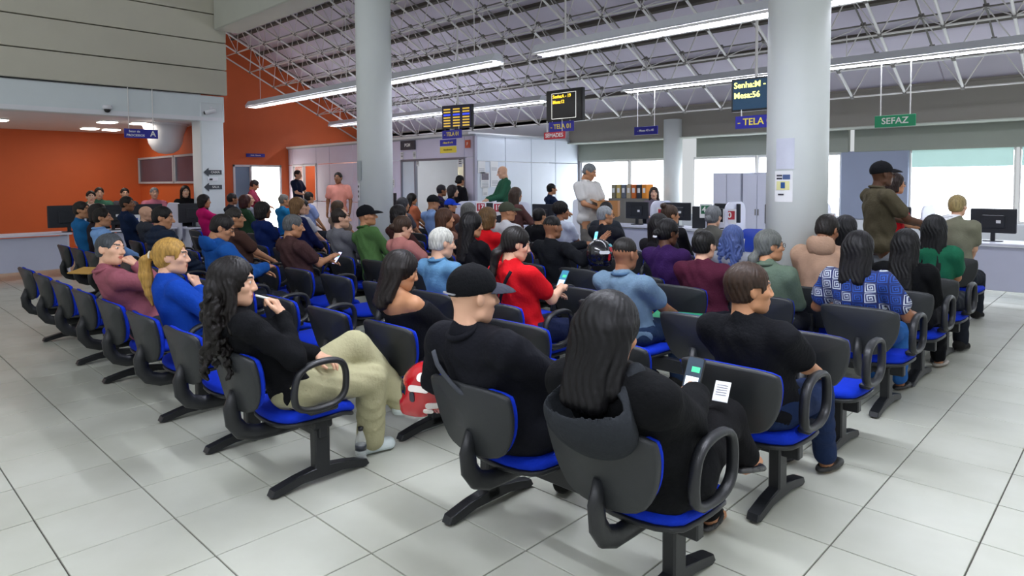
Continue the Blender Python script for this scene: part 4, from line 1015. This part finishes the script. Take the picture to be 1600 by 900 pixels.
screen(-4.29, 8.0, 2.83, .78, .54, 'black call screen showing Senha A 19 and Mesa 12', mat('dark_screen', '#15130f', .3, .05, 3), [('Senha:A - 19', .076, GY, -.235, .155, 'LEFT'), ('Mesa:12', .076, GY, -.235, .065, 'LEFT')], 4.6, border=True)
board('hanging_sign', -4.35, 8.0, 2.485, .53, .17, BLUE, 'blue hanging sign reading TELA 01 under the black call screen', lines=[('- TELA 01', .11, YEL, 0, 0)], rods=2.6)
board('hanging_sign', -4.49, 7.99, 2.345, .46, .12, mat('sign_red', '#c02a35', .4, .04, 3), 'red sign reading SEMADES under the black call screen', lines=[('SEMADES', .095, WH, 0, 0)], rods=2.6)
screen(-.86, 7.6, 2.66, .62, .42, 'teal call screen showing Senha M and Mesa 56, half behind the thick column', glow('#0a3550', .35), [('Senha:M - 22', .105, glow('#f4f58a', 1.4), -.27, .12, 'LEFT'), ('Mesa:56', .105, glow('#f4f58a', 1.4), -.27, -.01, 'LEFT')], 4.8)
board('hanging_sign', -.83, 7.6, 2.31, .56, .16, BLUE, 'blue hanging sign reading TELA 01 under the teal call screen', lines=[('- TELA 01', .12, YEL, 0, 0)], rods=2.5)
def rows3(p):
    for c in range(3):
        for r in range(7):
            part('list_row', MB().box((-.24+c*.24, -.014, .15-r*.055), (.17, .003, .026 if r != 2 else .03)), glow('#3b4cff', .9) if r == 2 else glow('#caa640', .8), p)
screen(-7.2, 8.2, 2.87, .76, .46, 'call screen with three columns of amber rows above the glazed office', mat('navy_screen', '#1d1840', .3, .05, 3, emit=.1), [], 4.6, rz=R_(10), extra=rows3)
board('hanging_sign', -7.35, 8.2, 2.53, .58, .17, BLUE, 'blue hanging sign reading TELA 01 under the three-column screen', lines=[('- TELA 01', .11, YEL, 0, 0)], rods=2.7)
board('hanging_sign', -7.47, 8.2, 2.365, .49, .13, BLUE, 'small blue sign with yellow lettering above the yellow sign', lines=[('- Mesas 01 a 16', .05, YEL, 0, 0)], rods=2.56)
board('hanging_sign', -7.47, 8.2, 2.225, .49, .13, mat('sign_yellow', '#d9c23a', .5, .05, 3), 'yellow sign hanging lowest above the glazed office', lines=[('Atendimento', .05, mat('ink', '#8a7420', .6), 0, 0)], rods=2.42)
board('hanging_sign', -3.97, 9.98, 2.50, .50, .15, BLUE, 'small blue sign hanging on two rods before the grey fascia', lines=[('- Mesas 43 a 45', .055, WH, 0, 0)], rods=3.28)
board('hanging_sign', .135, 9.98, 2.40, .52, .165, mat('sign_green', '#1f9e6a', .4, .04, 3), 'green sign reading SEFAZ hanging on two rods', lines=[('SEFAZ', .125, WH, 0, 0)], rods=3.28)
board('hanging_sign', -10.955, 3.62, 2.515, .58, .17, BLUE, 'blue sign reading Setor de PROCESSOS A under the mezzanine', lines=[('Setor de', .055, WH, -.12, .038), ('PROCESSOS', .058, WH, -.10, -.035), ('A', .15, WH, .20, 0)], rods=3.38, rz=R_(90))
board('wall_sign', -15.72, 8.07, 2.37, .55, .10, BLUE, 'small blue sign on the orange wall above the bright doorway', lines=[('Saida / Entrada', .05, WH, 0, 0)], rz=R_(90))
board('wall_sign', -9.95, 9.08, 2.45, .56, .22, mat('sign_dark', '#3c3c46', .5, .05, 3), 'dark grey sign reading PGM above the glazed office', lines=[('PGM', .11, WH, 0, 0)])
board('wall_sign', -7.85, 9.08, 2.39, .16, .17, mat('sign_orange', '#d8603c', .5, .05, 3), 'square orange fire alarm sign at the partition corner', lines=[('F', .09, WH, 0, 0)])
for k, (y, z, w, h, lb) in enumerate(((9.30, 1.89, .22, .26, 'white notice top left on the office wall'), (9.68, 1.91, .24, .22, 'white notice top right on the office wall'), (9.40, 1.61, .26, .34, 'poster with a dark photograph on the office wall'), (9.70, 1.63, .26, .34, 'white notice with text lines lower right on the office wall'), (9.40, 1.36, .16, .18, 'smallest notice lowest on the office wall'))):
    o = empty('notice', (-7.655, y, z), R_(90), lb, 'notice'); part('sheet', MB().box((0, -.003, 0), (w, .004, h)), PAPER, o)
    if k == 2: part('photo', MB().box((0, -.006, h*.22), (w*.8, .003, h*.42)), mat('photo', '#6b6470', .5, .5, 30), o)
    b = MB(); [b.box((0, -.006, -h*.12-i*h*.09), (w*.7, .002, h*.025)) for i in range(4)]; part('text_lines', b, mat('ink_grey', '#77798a', .7), o)
def notice_x(x, y, z, w, h, lb, m=PAPER):
    o = empty('notice', (x, y, z), 0, lb, 'notice'); part('sheet', MB().box((0, 0, 0), (w, .004, h)), m, o)
    b = MB(); [b.box((0, -.004, h*.28-i*h*.2), (w*.62, .002, h*.08)) for i in range(3)]; part('text_lines', b, mat('ink_dark', '#3a3a45', .7), o)
for x, lb in ((-10.2, 'dark framed notice left above the glazed office'), (-9.72, 'dark framed notice right above the glazed office')): notice_x(x, 9.095, 2.21, .12, .17, lb)
notice_x(-10.6, 9.095, 1.55, .18, .20, 'small notice beside the glazed office'); notice_x(-9.6, 9.1, 2.02, .10, .14, 'notice at the top left of the office door'); notice_x(-8.12, 9.1, 2.0, .14, .2, 'notice at the top right of the office door')
notice_x(-13.0, 9.095, 1.72, .34, .16, 'pale notice on the partition behind the salmon polo')
# notices wrapped on the columns
def wrap(col, r, a0, a1, z0, z1, m, name='sheet', e=.002):
    mb = MB(); n = 8; vs = []
    for i in range(n+1):
        a = a0+(a1-a0)*i/n
        for z in (z0, z1): vs.append((col[0]+(r+e)*math.cos(a), col[1]+(r+e)*math.sin(a), z))
    for i in range(n+1):
        a = a0+(a1-a0)*i/n
        for z in (z0, z1): vs.append((col[0]+(r+e+.002)*math.cos(a), col[1]+(r+e+.002)*math.sin(a), z))
    k = 2*(n+1); fs = []
    for i in range(n):
        q = (2*i, 2*i+1, 2*i+3, 2*i+2); fs += [q, tuple(j+k for j in q[::-1]), (2*i, 2*i+2, 2*i+2+k, 2*i+k), (2*i+1, 2*i+1+k, 2*i+3+k, 2*i+3)]
    fs += [(0, k, k+1, 1), (2*n, 2*n+1, 2*n+1+k, 2*n+k)]
    return mb.addm(vs, fs)
cdir = math.atan2(-.637-5.26, 2.787-.56); cc = (0, 0)
o = empty('notice', (.56, 5.26, 0), 0, 'plain white sheet taped high on the thick column', 'notice'); part('sheet', wrap(cc, .25, cdir-.70, cdir-.08, 1.66, 1.92, mat('paper_lilac', '#ccd0de', .8)), mat('paper_lilac', '#ccd0de', .8), o)
o = empty('notice', (.56, 5.26, 0), 0, 'white notice with blue disc and yellow band on the thick column', 'notice')
part('sheet', wrap(cc, .25, cdir-.74, cdir-.12, 1.385, 1.645, PAPER), PAPER, o)
part('yellow_band', wrap(cc, .25, cdir-.66, cdir-.22, 1.485, 1.56, None, e=.005), mat('pale_yellow', '#dfdca0', .8), o); part('blue_disc', wrap(cc, .25, cdir-.50, cdir-.36, 1.50, 1.55, None, e=.008), mat('disc_blue', '#184a8c', .6), o)
for z, a, b in ((1.60, -.66, -.46), (1.575, -.66, -.46), (1.44, -.6, -.4)): part('text_lines', wrap(cc, .25, cdir+a, cdir+b, z, z+.014, None, e=.005), mat('ink_dark', '#3a3a45', .7), o)
part('logo_block', wrap(cc, .25, cdir-.44, cdir-.20, 1.575, 1.615, None, e=.005), mat('ink_blue', '#4a5f8c', .7), o)
cl = math.atan2(-.637-4.93, 2.787+5.28)
o = empty('junction_box', (-5.28, 4.93, 0), 0, 'grey flat box on the left side of the middle column', 'box'); part('cover', wrap(cc, .25, cl-1.3, cl-.85, 1.60, 1.88, None, e=.01), mat('box_grey', '#aab4b6', .5), o)
o = empty('socket_strip', (-5.28, 4.93, 0), 0, 'vertical socket strip below the grey box on the middle column', 'socket'); part('plate', wrap(cc, .25, cl-1.25, cl-1.0, 1.32, 1.56, None, e=.008), PALE, o)
for z in (1.36, 1.43, 1.50): part('socket', wrap(cc, .25, cl-1.17, cl-1.08, z, z+.03, None, e=.014), BLACK, o)
# arrow notices on the pillar
for k, (z, lb) in enumerate(((1.80, 'upper black arrow notice on the white pillar'), (1.50, 'lower black arrow notice on the white pillar'))):
    o = empty('arrow_sign', (-10.955, 4.92, z), R_(90), lb, 'sign'); part('arrow', MB().plate([(-.18, 0), (-.08, .09), (-.08, .045), (.18, .045), (.18, -.045), (-.08, -.045), (-.08, -.09)], .008, 'y', (0, -.004, 0)), mat('arrow_grey', '#3f434a', .5), o)
    text('SALA' if k else 'CAIXA', .06, WH, o, (.05, -.012, 0))
o = empty('switch_plate', (-10.955, 4.92, 1.655), R_(90), 'small switch plate between the two arrow notices', 'switch'); part('plate', MB().box((0, -.004, 0), (.2, .01, .07), .003), PALE, o); part('switch', MB().box((-.04, -.012, 0), (.06, .01, .035)), BLACK, o)
# under the mezzanine
for k, (x, y, lb) in enumerate(((-12.3, 3.42, 'largest flat ceiling lamp under the mezzanine'), (-14.26, 3.6, 'rear left flat ceiling lamp under the mezzanine'), (-12.2, 3.98, 'front right flat ceiling lamp under the mezzanine'), (-14.36, 4.05, 'rear right flat ceiling lamp under the mezzanine'), (-13.2, 1.8, 'flat ceiling lamp deep under the mezzanine at the left'))):
    o = empty('ceiling_lamp', (x, y, 2.82), 0, lb, 'ceiling lamp'); part('ring', MB().plate(rrect(.5, .34, .12), .03, 'z', (0, 0, .0)), STEEL, o); part('diffuser', MB().plate(rrect(.46, .30, .11), .012, 'z', (0, 0, -.018)), glow('#fff4e6', 16.0), o)
o = empty('security_camera', (-10.93, 3.06, 2.95), 0, 'white dome security camera on the mezzanine beam', 'camera'); part('base', MB().lathe([(.07, .05), (.08, .0), (.07, -.02)], 16), PALE, o, True); part('dome', MB().lathe([(.055, -.02), (.05, -.05), (.03, -.075), (.005, -.082)], 16), BLACK, o, True)
o = empty('security_camera', (-10.93, 4.86, 3.02), 0, 'bullet security camera by the pillar head', 'camera'); part('housing', MB().tube([(0, -.06, -.03), (.10, .10, .02)], .045, 10), PALE, o, True); part('lens', MB().tube([(0.0, -.062, -.032), (-.012, -.08, -.037)], .032, 10), BLACK, o, True); part('bracket', MB().box((-.03, .06, .06), (.05, .05, .08)), PALE, o)
o = empty('ceiling_cone', (-12.3, 4.5, 2.2), 0, 'white rounded funnel hanging from the mezzanine ceiling', 'ceiling fitting'); part('shell', MB().lathe([(.02, 0), (.14, .02), (.25, .09), (.32, .22), (.36, .42), (.44, .62)], 24), PALE, o, True); part('rim', MB().lathe([(.46, .60), (.46, .63)], 24), PALE, o)

# --- desks, dividers, monitors
DW = paint('#d3d5e4', .45); DB = paint('#c0c3d8', .45)
def desk(x, y, rz, label, w=1.3, d=.65, div=(-1,)):
    o = empty('service_desk', (x, y, 0), rz, label, 'desk', 'white service desks of the far counter')
    part('desk_top', MB().plate(rrect(w, d, .08), .03, 'z', (0, 0, .735), .004), DW, o)
    part('front_panel', MB().box((0, -d/2+.10, .42), (w-.12, .02, .56), .004), DB, o)
    for s in (-1, 1): part('side_panel', MB().box((s*(w/2-.06), .02, .36), (.025, d-.12, .72), .004), DW, o)
    for s in div: part('divider', MB().plate(rrect(d+.10, .74, .17, 6), .025, 'x', (s*(w/2+.03), -.02, .84), .004), DW, o)
    return o
desk(-6.0, 7.95, 0, 'white desk behind the blue cap', 1.0); desk(-4.85, 8.0, 0, 'white desk behind the olive cap', 1.0); 
names = ['beside the slim far column', 'with the dark computer tower', 'left of the thick column', 'right of the thick column', 'at the far right behind the olive polo', 'outermost to the right']
for k, x in enumerate((-4.35, -2.95, -1.55, -.15, 1.25, 2.65)): desk(x, 10.0, 0, 'white service desk '+names[k], div=(-1, 1) if k == 5 else (-1,))
desk(-10.75, 3.3, R_(90), 'left counter desk under the PROCESSOS sign', 1.5, div=(-1, 1)); desk(-10.75, 1.6, R_(90), 'left counter desk at the picture edge', 1.5, div=(-1,)); desk(-10.35, 4.56, R_(90), 'left counter desk beside the pillar', .9, .5, div=())
o = empty('white_panel', (-4.42, 8.75, 0), R_(-4), 'tall white rounded screen panel beside the standing white shirt', 'panel'); part('board', MB().plate(rrect(.60, .78, .08, 5), .03, 'y', (0, 0, .86), .004), PALE, o)
for s in (-1, 1): part('leg', MB().box((s*.2, 0, .24), (.04, .05, .48)), DSTEEL, o); part('foot', MB().box((s*.2, 0, .015), (.05, .4, .03), .008), DSTEEL, o)
MK = mat('monitor_black', '#1c2028', .4, .06, 10)
def monitor(x, y, z, rz, label, w=.5, h=.32, tagc=None):
    o = empty('monitor', (x, y, z), rz, label, 'monitor', 'computer monitors on the counters')
    part('casing', MB().box((0, 0, .27), (w, .045, h), .01), MK, o); part('back_bulge', MB().box((0, -.03, .26), (w*.5, .03, h*.55), .01), MK, o); part('stand', MB().box((0, 0, .07), (.05, .04, .13)), MK, o); part('base', MB().plate(rrect(.22, .16, .05), .014, 'z', (0, 0, .007)), MK, o)
    part('screen_glass', MB().box((0, .024, .27), (w-.03, .004, h-.03)), glow('#9fb6e6', .5), o)
    if tagc: part('label_sticker', MB().box((.06, -.047, .26), (.05, .002, .04)), PAPER, o)
for x, y, z, rz, lb in ((-6.2, 8.0, .75, 0, 'black monitor on the desk behind the blue cap'), (-4.8, 8.05, .75, 0, 'black monitor on the desk behind the olive cap'), (-4.2, 10.05, .75, 0, 'black monitor nearest the slim far column'), (-3.35, 10.05, .75, 10, 'black monitor left of the green card'), (-2.4, 10.05, .75, -8, 'black monitor by the computer tower'), (-1.5, 10.05, .75, 0, 'black monitor just left of the thick column'), (.1, 10.05, .75, 0, 'black monitor right of the thick column'), (1.3, 10.05, .75, 0, 'black monitor behind the olive polo'), (2.6, 10.05, .75, 0, 'black monitor at the far right desk'), (-9.9, 8.5, .9, 0, 'black monitor standing before the glazed office')):
    monitor(x, y, z, R_(rz), lb, tagc=1)
o = empty('stand_table', (-9.9, 8.5, 0), 0, 'pale high table carrying a monitor before the glazed office', 'table'); part('top', MB().box((0, 0, .885), (.9, .5, .03), .006), DW, o); [part('leg', MB().box((sx*.4, sy*.2, .435), (.04, .04, .87)), DW, o) for sx in (-1, 1) for sy in (-1, 1)]
for y, lb in ((3.0, 'left monitor on the left counter'), (3.55, 'middle monitor on the left counter'), (4.28, 'right monitor on the left counter')): monitor(-10.6 if y < 4 else -10.3, y, .75, R_(90), lb, .55, .36, 1)
monitor(-10.7, 2.35, .75, R_(90), 'large dark monitor behind the light blue collared shirt', .62, .38)
o = empty('computer_tower', (-2.75, 9.95, .75), R_(20), 'black computer tower standing on a white desk', 'computer'); part('case', MB().box((0, 0, .19), (.42, .2, .38), .008), MK, o); part('front', MB().box((.215, 0, .19), (.012, .19, .37), .004), DSTEEL, o); part('badge', MB().box((-.05, -.104, .22), (.05, .004, .06)), PAPER, o)
def card(x, y, z, s, col, label):
    o = empty('number_card', (x, y, z), R_(20), label, 'number card', 'desk number cards'); part('card', MB().box((0, 0, .12), (.21, .012, .24), .004), PAPER, o); part('colour_field', MB().box((0, -.008, .14), (.16, .004, .14)), mat('card_'+col.strip('#'), col, .6), o); text(s, .13, WH, o, (0, -.012, .14), bold=.003); part('post', MB().tube([(0, .012, .752-z), (0, .012, .1)], .01, 8), DW, o); part('foot', MB().lathe([(.07, .752-z), (.07, .762-z), (.015, .77-z)], 16), DW, o)
for x, y, z, s, c, lb in ((-6.05, 7.75, .97, '17', '#b02a3a', 'red desk number card nearer the partition corner, of the left pair'), (-5.6, 7.75, .97, '18', '#b02a3a', 'red desk number card farther from the partition corner, of the left pair'), (-3.45, 9.72, .86, '2', '#b02a3a', 'red number card beside the slim far column'), (-2.62, 9.72, .94, '44', '#1f6a4a', 'green number card 44'), (-2.2, 9.72, .86, '0', '#b02a3a', 'red number card beside the computer tower'), (-.66, 9.72, .84, '42', '#b02a3a', 'red number card 42 just right of the thick column')):
    card(x, y, z, s, c, lb)
o = empty('number_card', (-10.52, 3.3, .752), R_(90), 'white card with a blue square on the left counter', 'number card'); part('card', MB().box((0, 0, .13), (.24, .012, .26), .004), PAPER, o); part('colour_field', MB().box((0, -.008, .14), (.16, .004, .12)), mat('card_1f4fb0', '#1f4fb0', .6), o)
# tall lockers, shelf of files
for x, lb in ((-3.38, 'tall pale locker left of its twin by the far windows'), (-2.75, 'tall pale locker beside the thick column')):
    o = empty('locker', (x, 12.25, 0), 0, lb, 'locker'); part('carcass', MB().box((0, 0, .86), (.60, .42, 1.72), .006), paint('#c4c6d6'), o)
    for s in (-1, 1): dd = part('door', MB().box((s*.148, -.22, .86), (.288, .02, 1.66), .005), paint('#cfd1e0'), o); part('handle', MB().box((-s*.12+s*.148, -.238, .95), (.015, .02, .12)), DSTEEL, dd)
o = empty('file_rack', (-5.3, 11.6, 0), 0, 'low rack by the far window holding files', 'shelf'); part('carcass', MB().box((0, 0, .6), (1.1, .35, 1.2), .006), DSTEEL, o)
for k, c in enumerate(('#8a8470', '#c9b06a', '#6a6f7c', '#b5a58a', '#d0703a', '#40424a', '#d98a3a')):
    f = empty('file_box', (-5.72+k*.13, 11.58, 1.2), 0, 'upright file on the far window rack, %s from the left' % ordn[k], 'file', 'files on the rack'); part('spine', MB().box((0, 0, .15), (.11, .28, .30), .006), cloth(c), f); part('spine_label', MB().box((0, -.142, .17), (.06, .004, .1)), PAPER, f)
# blue visitor chairs at the desks
def visitor_chair():
    o = empty('visitor_chair', (-1.35, 8.9, 0), R_(8), 'blue plastic visitor chair with white legs before the desks, nearest the thick column', 'chair', 'blue visitor chairs'); bl = mat('blue_plastic', '#1a3fb4', .45, .05, 6)
    part('seat', MB().plate(rrect(.42, .42, .08), .03, 'z', (0, 0, .44), .008, fn=lambda a, b: .15*a*a), bl, o, True); part('backrest', MB().plate(rrect(.42, .34, .1), .025, 'y', (0, -.20, .70), .006, fn=lambda a, b: .3*a*a), bl, o, True)
    for sx in (-1, 1):
        for sy in (-1, 1): part('leg', MB().tube([(sx*.18, sy*.17, .43), (sx*.22, sy*.22, 0)], .013, 8), STEEL, o, True)
        part('back_post', MB().tube([(sx*.17, -.18, .43), (sx*.15, -.21, .72)], .012, 8), STEEL, o, True)
    return o
vc = visitor_chair()
for x, y, rz, lb in ((-4.0, 9.1, -5, 'blue plastic visitor chair behind the dark jacket and glasses'), (.3, 8.9, 5, 'blue plastic visitor chair behind the standing olive polo'), (-5.3, 7.2, 0, 'blue plastic visitor chair below the left pair of number cards')):
    c = copy_tree(vc, None, (x, y, 0), R_(rz)); c['label'] = lb

# --- belongings
def world(inf, p):
    return inf['root'].matrix_basis @ Vector(p)
def phone(inf, q, label, lit='#5aa8ff', dist=.105, on=1.2):
    Wp, El, H = inf['Wp'][q], inf['El'][q], inf['H']; d = nrm(Wp-El); c = Wp+d*dist*.8+np.array([-q*.02, .01, .035]); n = nrm(H-c); up = nrm(np.array([0, .2, 1])-n*np.dot(np.array([0, .2, 1]), n))
    M = Matrix(frame(up, n).tolist()).to_4x4(); M.translation = Vector(c)
    o = empty('phone', label=label, cat='phone', group='phones in hands'); o.matrix_world = inf['root'].matrix_basis @ M
    part('case', MB().plate(rrect(.074, .152, .012), .009, 'z', (0, 0, 0)), BLACK, o); s = part('screen_glass', MB().plate(rrect(.068, .144, .009), .002, 'z', (0, 0, .0055)), glow(lit, on), o)
    part('screen_block', MB().box((0, -.03, .0068), (.056, .05, .001)), glow('#dfe8f2', on), s); part('screen_block', MB().box((.008, .025, .0068), (.036, .022, .001)), glow('#3fbf86', on), s)
    return o
phone(F3, 1, 'phone with a lit message screen held by the black hoodie', '#22303f', on=.9); phone(C9, 1, 'dim phone held beside the bright red T-shirt', '#2f6f8c', on=.5)
c8 = PPL['person in black lifting a glowing phone, one hand on a helmet']; phone(c8, -1, 'brightest phone, raised by the person in black with the helmet', '#6fc4e8', on=1.6)
b9 = PPL['person in a dark brown T-shirt tapping a phone']; phone(b9, -1, 'lit phone held beside the dark brown T-shirt', '#c8c8ff', on=1.0)
a7 = PPL['person in a hot pink top holding a phone before the pillar']; phone(a7, 1, 'dark phone raised before the pillar beside the hot pink top', '#1c1c22', on=.05)
def helmet(x, y, z, rz, col, label, decals):
    s = SDF(); s.ell((0, -.005, .0), (.125, .150, .135)); s.box((0, .06, -.08), (.10, .075, .06), .05, k=.05); s.below(-.125)
    s.sub(lambda P: _ell(P, (0, 0, -.03), (.105, .125, .115))); s.sub(lambda P: _box(P, (0, .16, -.01), (.095, .07, .045), .03)); V, F = s.mesh(.008)
    o = empty('helmet', (x, y, z), R_(rz), label, 'helmet'); sh = add('shell', np_mesh('shell', V, F, [mat('gloss_'+col.strip('#'), col, .18, .05, 6, coat=.6)]), o)
    v = SDF(); v.ell((0, -.005, 0), (.128, .155, .136)); v.sub(lambda P: -_box(P, (0, .15, -.01), (.11, .10, .045), .03)); V, F = v.mesh(.007); add('visor', np_mesh('visor', V, F, [mat('smoke_visor', '#1b1d22', .08, .05, 5)]), o)
    for k, (az, el, w, hh, c) in enumerate(decals):
        a, e = R_(az), R_(el); n = Vector((math.cos(e)*math.cos(a), math.cos(e)*math.sin(a), math.sin(e))); p = Vector((n.x*.1265, n.y*.1515-.005, n.z*.1365)); M = Matrix(frame(np.cross(n, (0, 0, 1)), np.array(n)).tolist()).to_4x4(); M.translation = p
        part('decal', MB().plate(rrect(w, hh, min(w, hh)*.45), .006, 'z'), mat('decal_'+c.strip('#'), c, .4), sh, m4=M)
    return o
helmet(.23, 1.43, .55, 110, '#b3121d', 'glossy red motorcycle helmet with white decals beside the black jacket', [(-178, 12, .03, .11, '#f0e8e2'), (-176, 36, .045, .045, '#f0e8e2'), (-150, -22, .03, .07, '#f0e8e2'), (-192, -6, .05, .03, '#30303a'), (-158, 50, .03, .04, '#f0e8e2'), (-160, -38, .03, .05, '#f0e8e2')])
helmet(-.89, 4.36, .90, 30, '#14151a', 'black motorcycle helmet with red and teal decals', [(-60, 10, .03, .10, '#cfd2d6'), (-20, 20, .05, .04, '#b5182a'), (-35, -10, .06, .03, '#b5182a'), (-5, 35, .03, .09, '#3aa6b5')])
def sheet(x, y, z, w, h, rot, m, label, cat='paper', lines=True):
    o = empty('paper_sheet' if cat == 'paper' else 'folder', (x, y, z), 0, label, cat); o.rotation_euler = [R_(a) for a in rot]; part('sheet', MB().box((0, 0, 0), (w, h, .004 if cat == 'paper' else .012)), m, o)
    if lines: b = MB(); [b.box((0, h*.3-i*h*.12, .003), (w*.7, h*.02, .002)) for i in range(5)]; part('text_lines', b, mat('ink_grey', '#77798a', .7), o)
p = world(OL, (.04, .54, 1.17)); sheet(p.x, p.y, p.z, .21, .30, (20, 0, -48), PAPER, 'white sheet held before the standing olive polo')
p = world(D10, (.17, .34, .585)); sheet(p.x, p.y, p.z, .34, .26, (0, 0, 20), mat('folder_green', '#1d8a5c', .5), 'green folder on the lap of the grey-blue polo', 'folder', False)
p = world(F3, (.085, .335, .735)); sheet(p.x, p.y, p.z, .06, .085, (50, 0, 10), PAPER, 'small white slip behind the hoodie phone')
p = world(PPL['person in a dusty pink top bending over a paper'], (.03, .34, .80)); sheet(p.x, p.y, p.z, .15, .20, (50, 0, 0), PAPER, 'white paper held beside the dusty pink top')
p = world(B16, (.16, .34, .80)); sheet(p.x, p.y, p.z, .15, .2, (50, 0, 0), PAPER, 'white paper before the denim shirt')
p = world(PPL['person in a green top at the right-hand end'], (.05, -.16, .66)); 
sheet(-5.74, 1.4, .61, .30, .22, (10, 0, 30), mat('envelope', '#c79a4a', .7), 'tan envelope on a lap at the far left', 'folder', False)
# cardboard box held by the white-shirted man
p = world(W1, (0, .38, 1.06)); o = empty('cardboard_box', (p.x, p.y, p.z), R_(-60), 'open cardboard box held before the white shirt', 'box'); cb = mat('cardboard', '#a87648', .8, .08, 10)
for s in (-1, 1): part('side', MB().box((s*.2, 0, .11), (.01, .28, .22)), cb, o); part('side', MB().box((0, s*.14, .11), (.40, .01, .22)), cb, o)
part('bottom', MB().box((0, 0, .005), (.40, .28, .01)), cb, o); part('flap', MB().box((0, -.20, .22), (.40, .12, .008), 0, Matrix.Rotation(R_(-25), 3, 'X')), cb, o)
# water bottle on the floor
o = empty('water_bottle', (-.33, 1.39, .008), 0, 'clear plastic water bottle standing on the floor tiles', 'bottle')
part('body', MB().lathe([(.028, 0), (.031, .01), (.031, .06), (.029, .07), (.031, .08), (.031, .13), (.022, .165), (.013, .185), (.013, .195)], 20), mat('clear_pet', '#eef4f4', .08, 0, 1, alpha=.28), o, True)
part('bottle_cap', MB().lathe([(.015, .193), (.015, .212)], 16), BLACK, o, True); part('bottle_label', MB().lathe([(.0318, .085), (.0318, .115)], 20), plast('#30343c'), o, True)
# details on the foreground figures
rt = F1['root']; m0 = F1['H']+F1['Rh']@np.array([0, .108, -.062])*F1['sc']; wd = F1['Wp'][1]+np.array([-.035, -.03, .075])
part('pen', MB().tube([tuple(m0), tuple(wd+nrm(wd-m0)*.03)], .006, 8), mat('pen_white', '#e6ebe6', .4), rt, True)
d = nrm(F1['Wp'][-1]-F1['El'][-1]); w0 = F1['Wp'][-1]-d*.015; ux = nrm(np.cross(d, (0, 0, 1))); uy = np.cross(ux, d)
part('bracelet', MB().tube([tuple(w0+ux*.031*math.cos(a)+uy*.031*math.sin(a)) for a in np.linspace(0, 6.28, 15)[:-1]], .007, 6, closed=True), BLACK, rt, True)
def strap(inf, b, m, side_=-1, w=.022, off=.025):
    pts = []
    for k in range(11):
        f = k/10; h = .98-.78*f; x = side_*(.10-.24*f)*inf['sc']; y = -float(np.interp(h, [.2, .4, .62, .8, .9, .98], [.150, .152, .152, .148, .135, .105]))*(.45+.55*b/1.28)*inf['sc']*math.sqrt(max(.3, 1-(x/(.24*b))**2))-off; pts.append(tuple(inf['mid'](h)+inf['X']*x+inf['Fd']*y))
    part('strap', MB().tube(pts, .006, 6, sx=w/.006, up=tuple(-inf['Fd'])), m, inf['root'], True)
part('cap_strap', MB().tube([(.093*math.sin(a), -.012-.113*math.cos(a), .014) for a in np.linspace(-.5, .5, 7)], .004, 6, sx=2.2), plast('#8d8f93'), F2['root'], m4=F2['HM'])
strap(F2, 1.28, cloth('#4c4f57'), -1, .022, .020); strap(C9, 1.12, cloth('#17171c'), 1, .013, .018)
# hoods lying on the back of hooded tops
def hood(inf, col, k=1.0, h=.0075, drop=.065):
    N_, X_, F_, T_ = inf['N'], inf['X'], inf['Fd'], inf['th']; Rt_ = np.stack([X_, F_, T_], 1); hc = N_-F_*.135*k-T_*drop
    s = SDF(); s.ell(hc, (.175*k, .095*k, .150*k), Rt_)
    for q in (1, -1): s.cap(N_+X_*q*.105*k+F_*.06-T_*.02, N_+X_*q*.12*k-F_*.10*k-T_*.03, .032*k, .036*k, .04)
    s.sub(lambda P: _ell(P, hc+F_*.02+T_*.07*k, (.150*k, .080*k, .140*k), Rt_)); s.sub(lambda P: _ell(P, hc+T_*.22*k, (.13*k, .09*k, .14*k), Rt_))
    V, F = s.mesh(h); V = smooth_v(V, F, 2); add('hood', np_mesh('hood', V, F, [cloth(col)]), inf['root'])
hood(F3, '#2b2e32'); hood(PPL['person in a beige hoodie with head bowed beside the thick column'], '#a98a74', .62, .009, -.03); hood(PPL['person in a royal blue hoodie and glasses bending forward'], '#174a8c', .62, .009, -.03)
for inf, c in ((PPL['person in a purple blouse with a white hair clip'], '#e6e6ea'),): part('hair_clip', MB().plate(rrect(.05, .018, .008), .012, 'y', (0.02, -.150, -.05)), plast(c), inf['root'], m4=inf['HM'])
for inf, c in ((A15, '#e8e2d0'),): part('hair_tie', MB().tube([(.028*math.cos(a), -.135, .012+.028*math.sin(a)) for a in np.linspace(0, 6.28, 13)[:-1]], .006, 6, closed=True), plast(c), inf['root'], m4=inf['HM'])
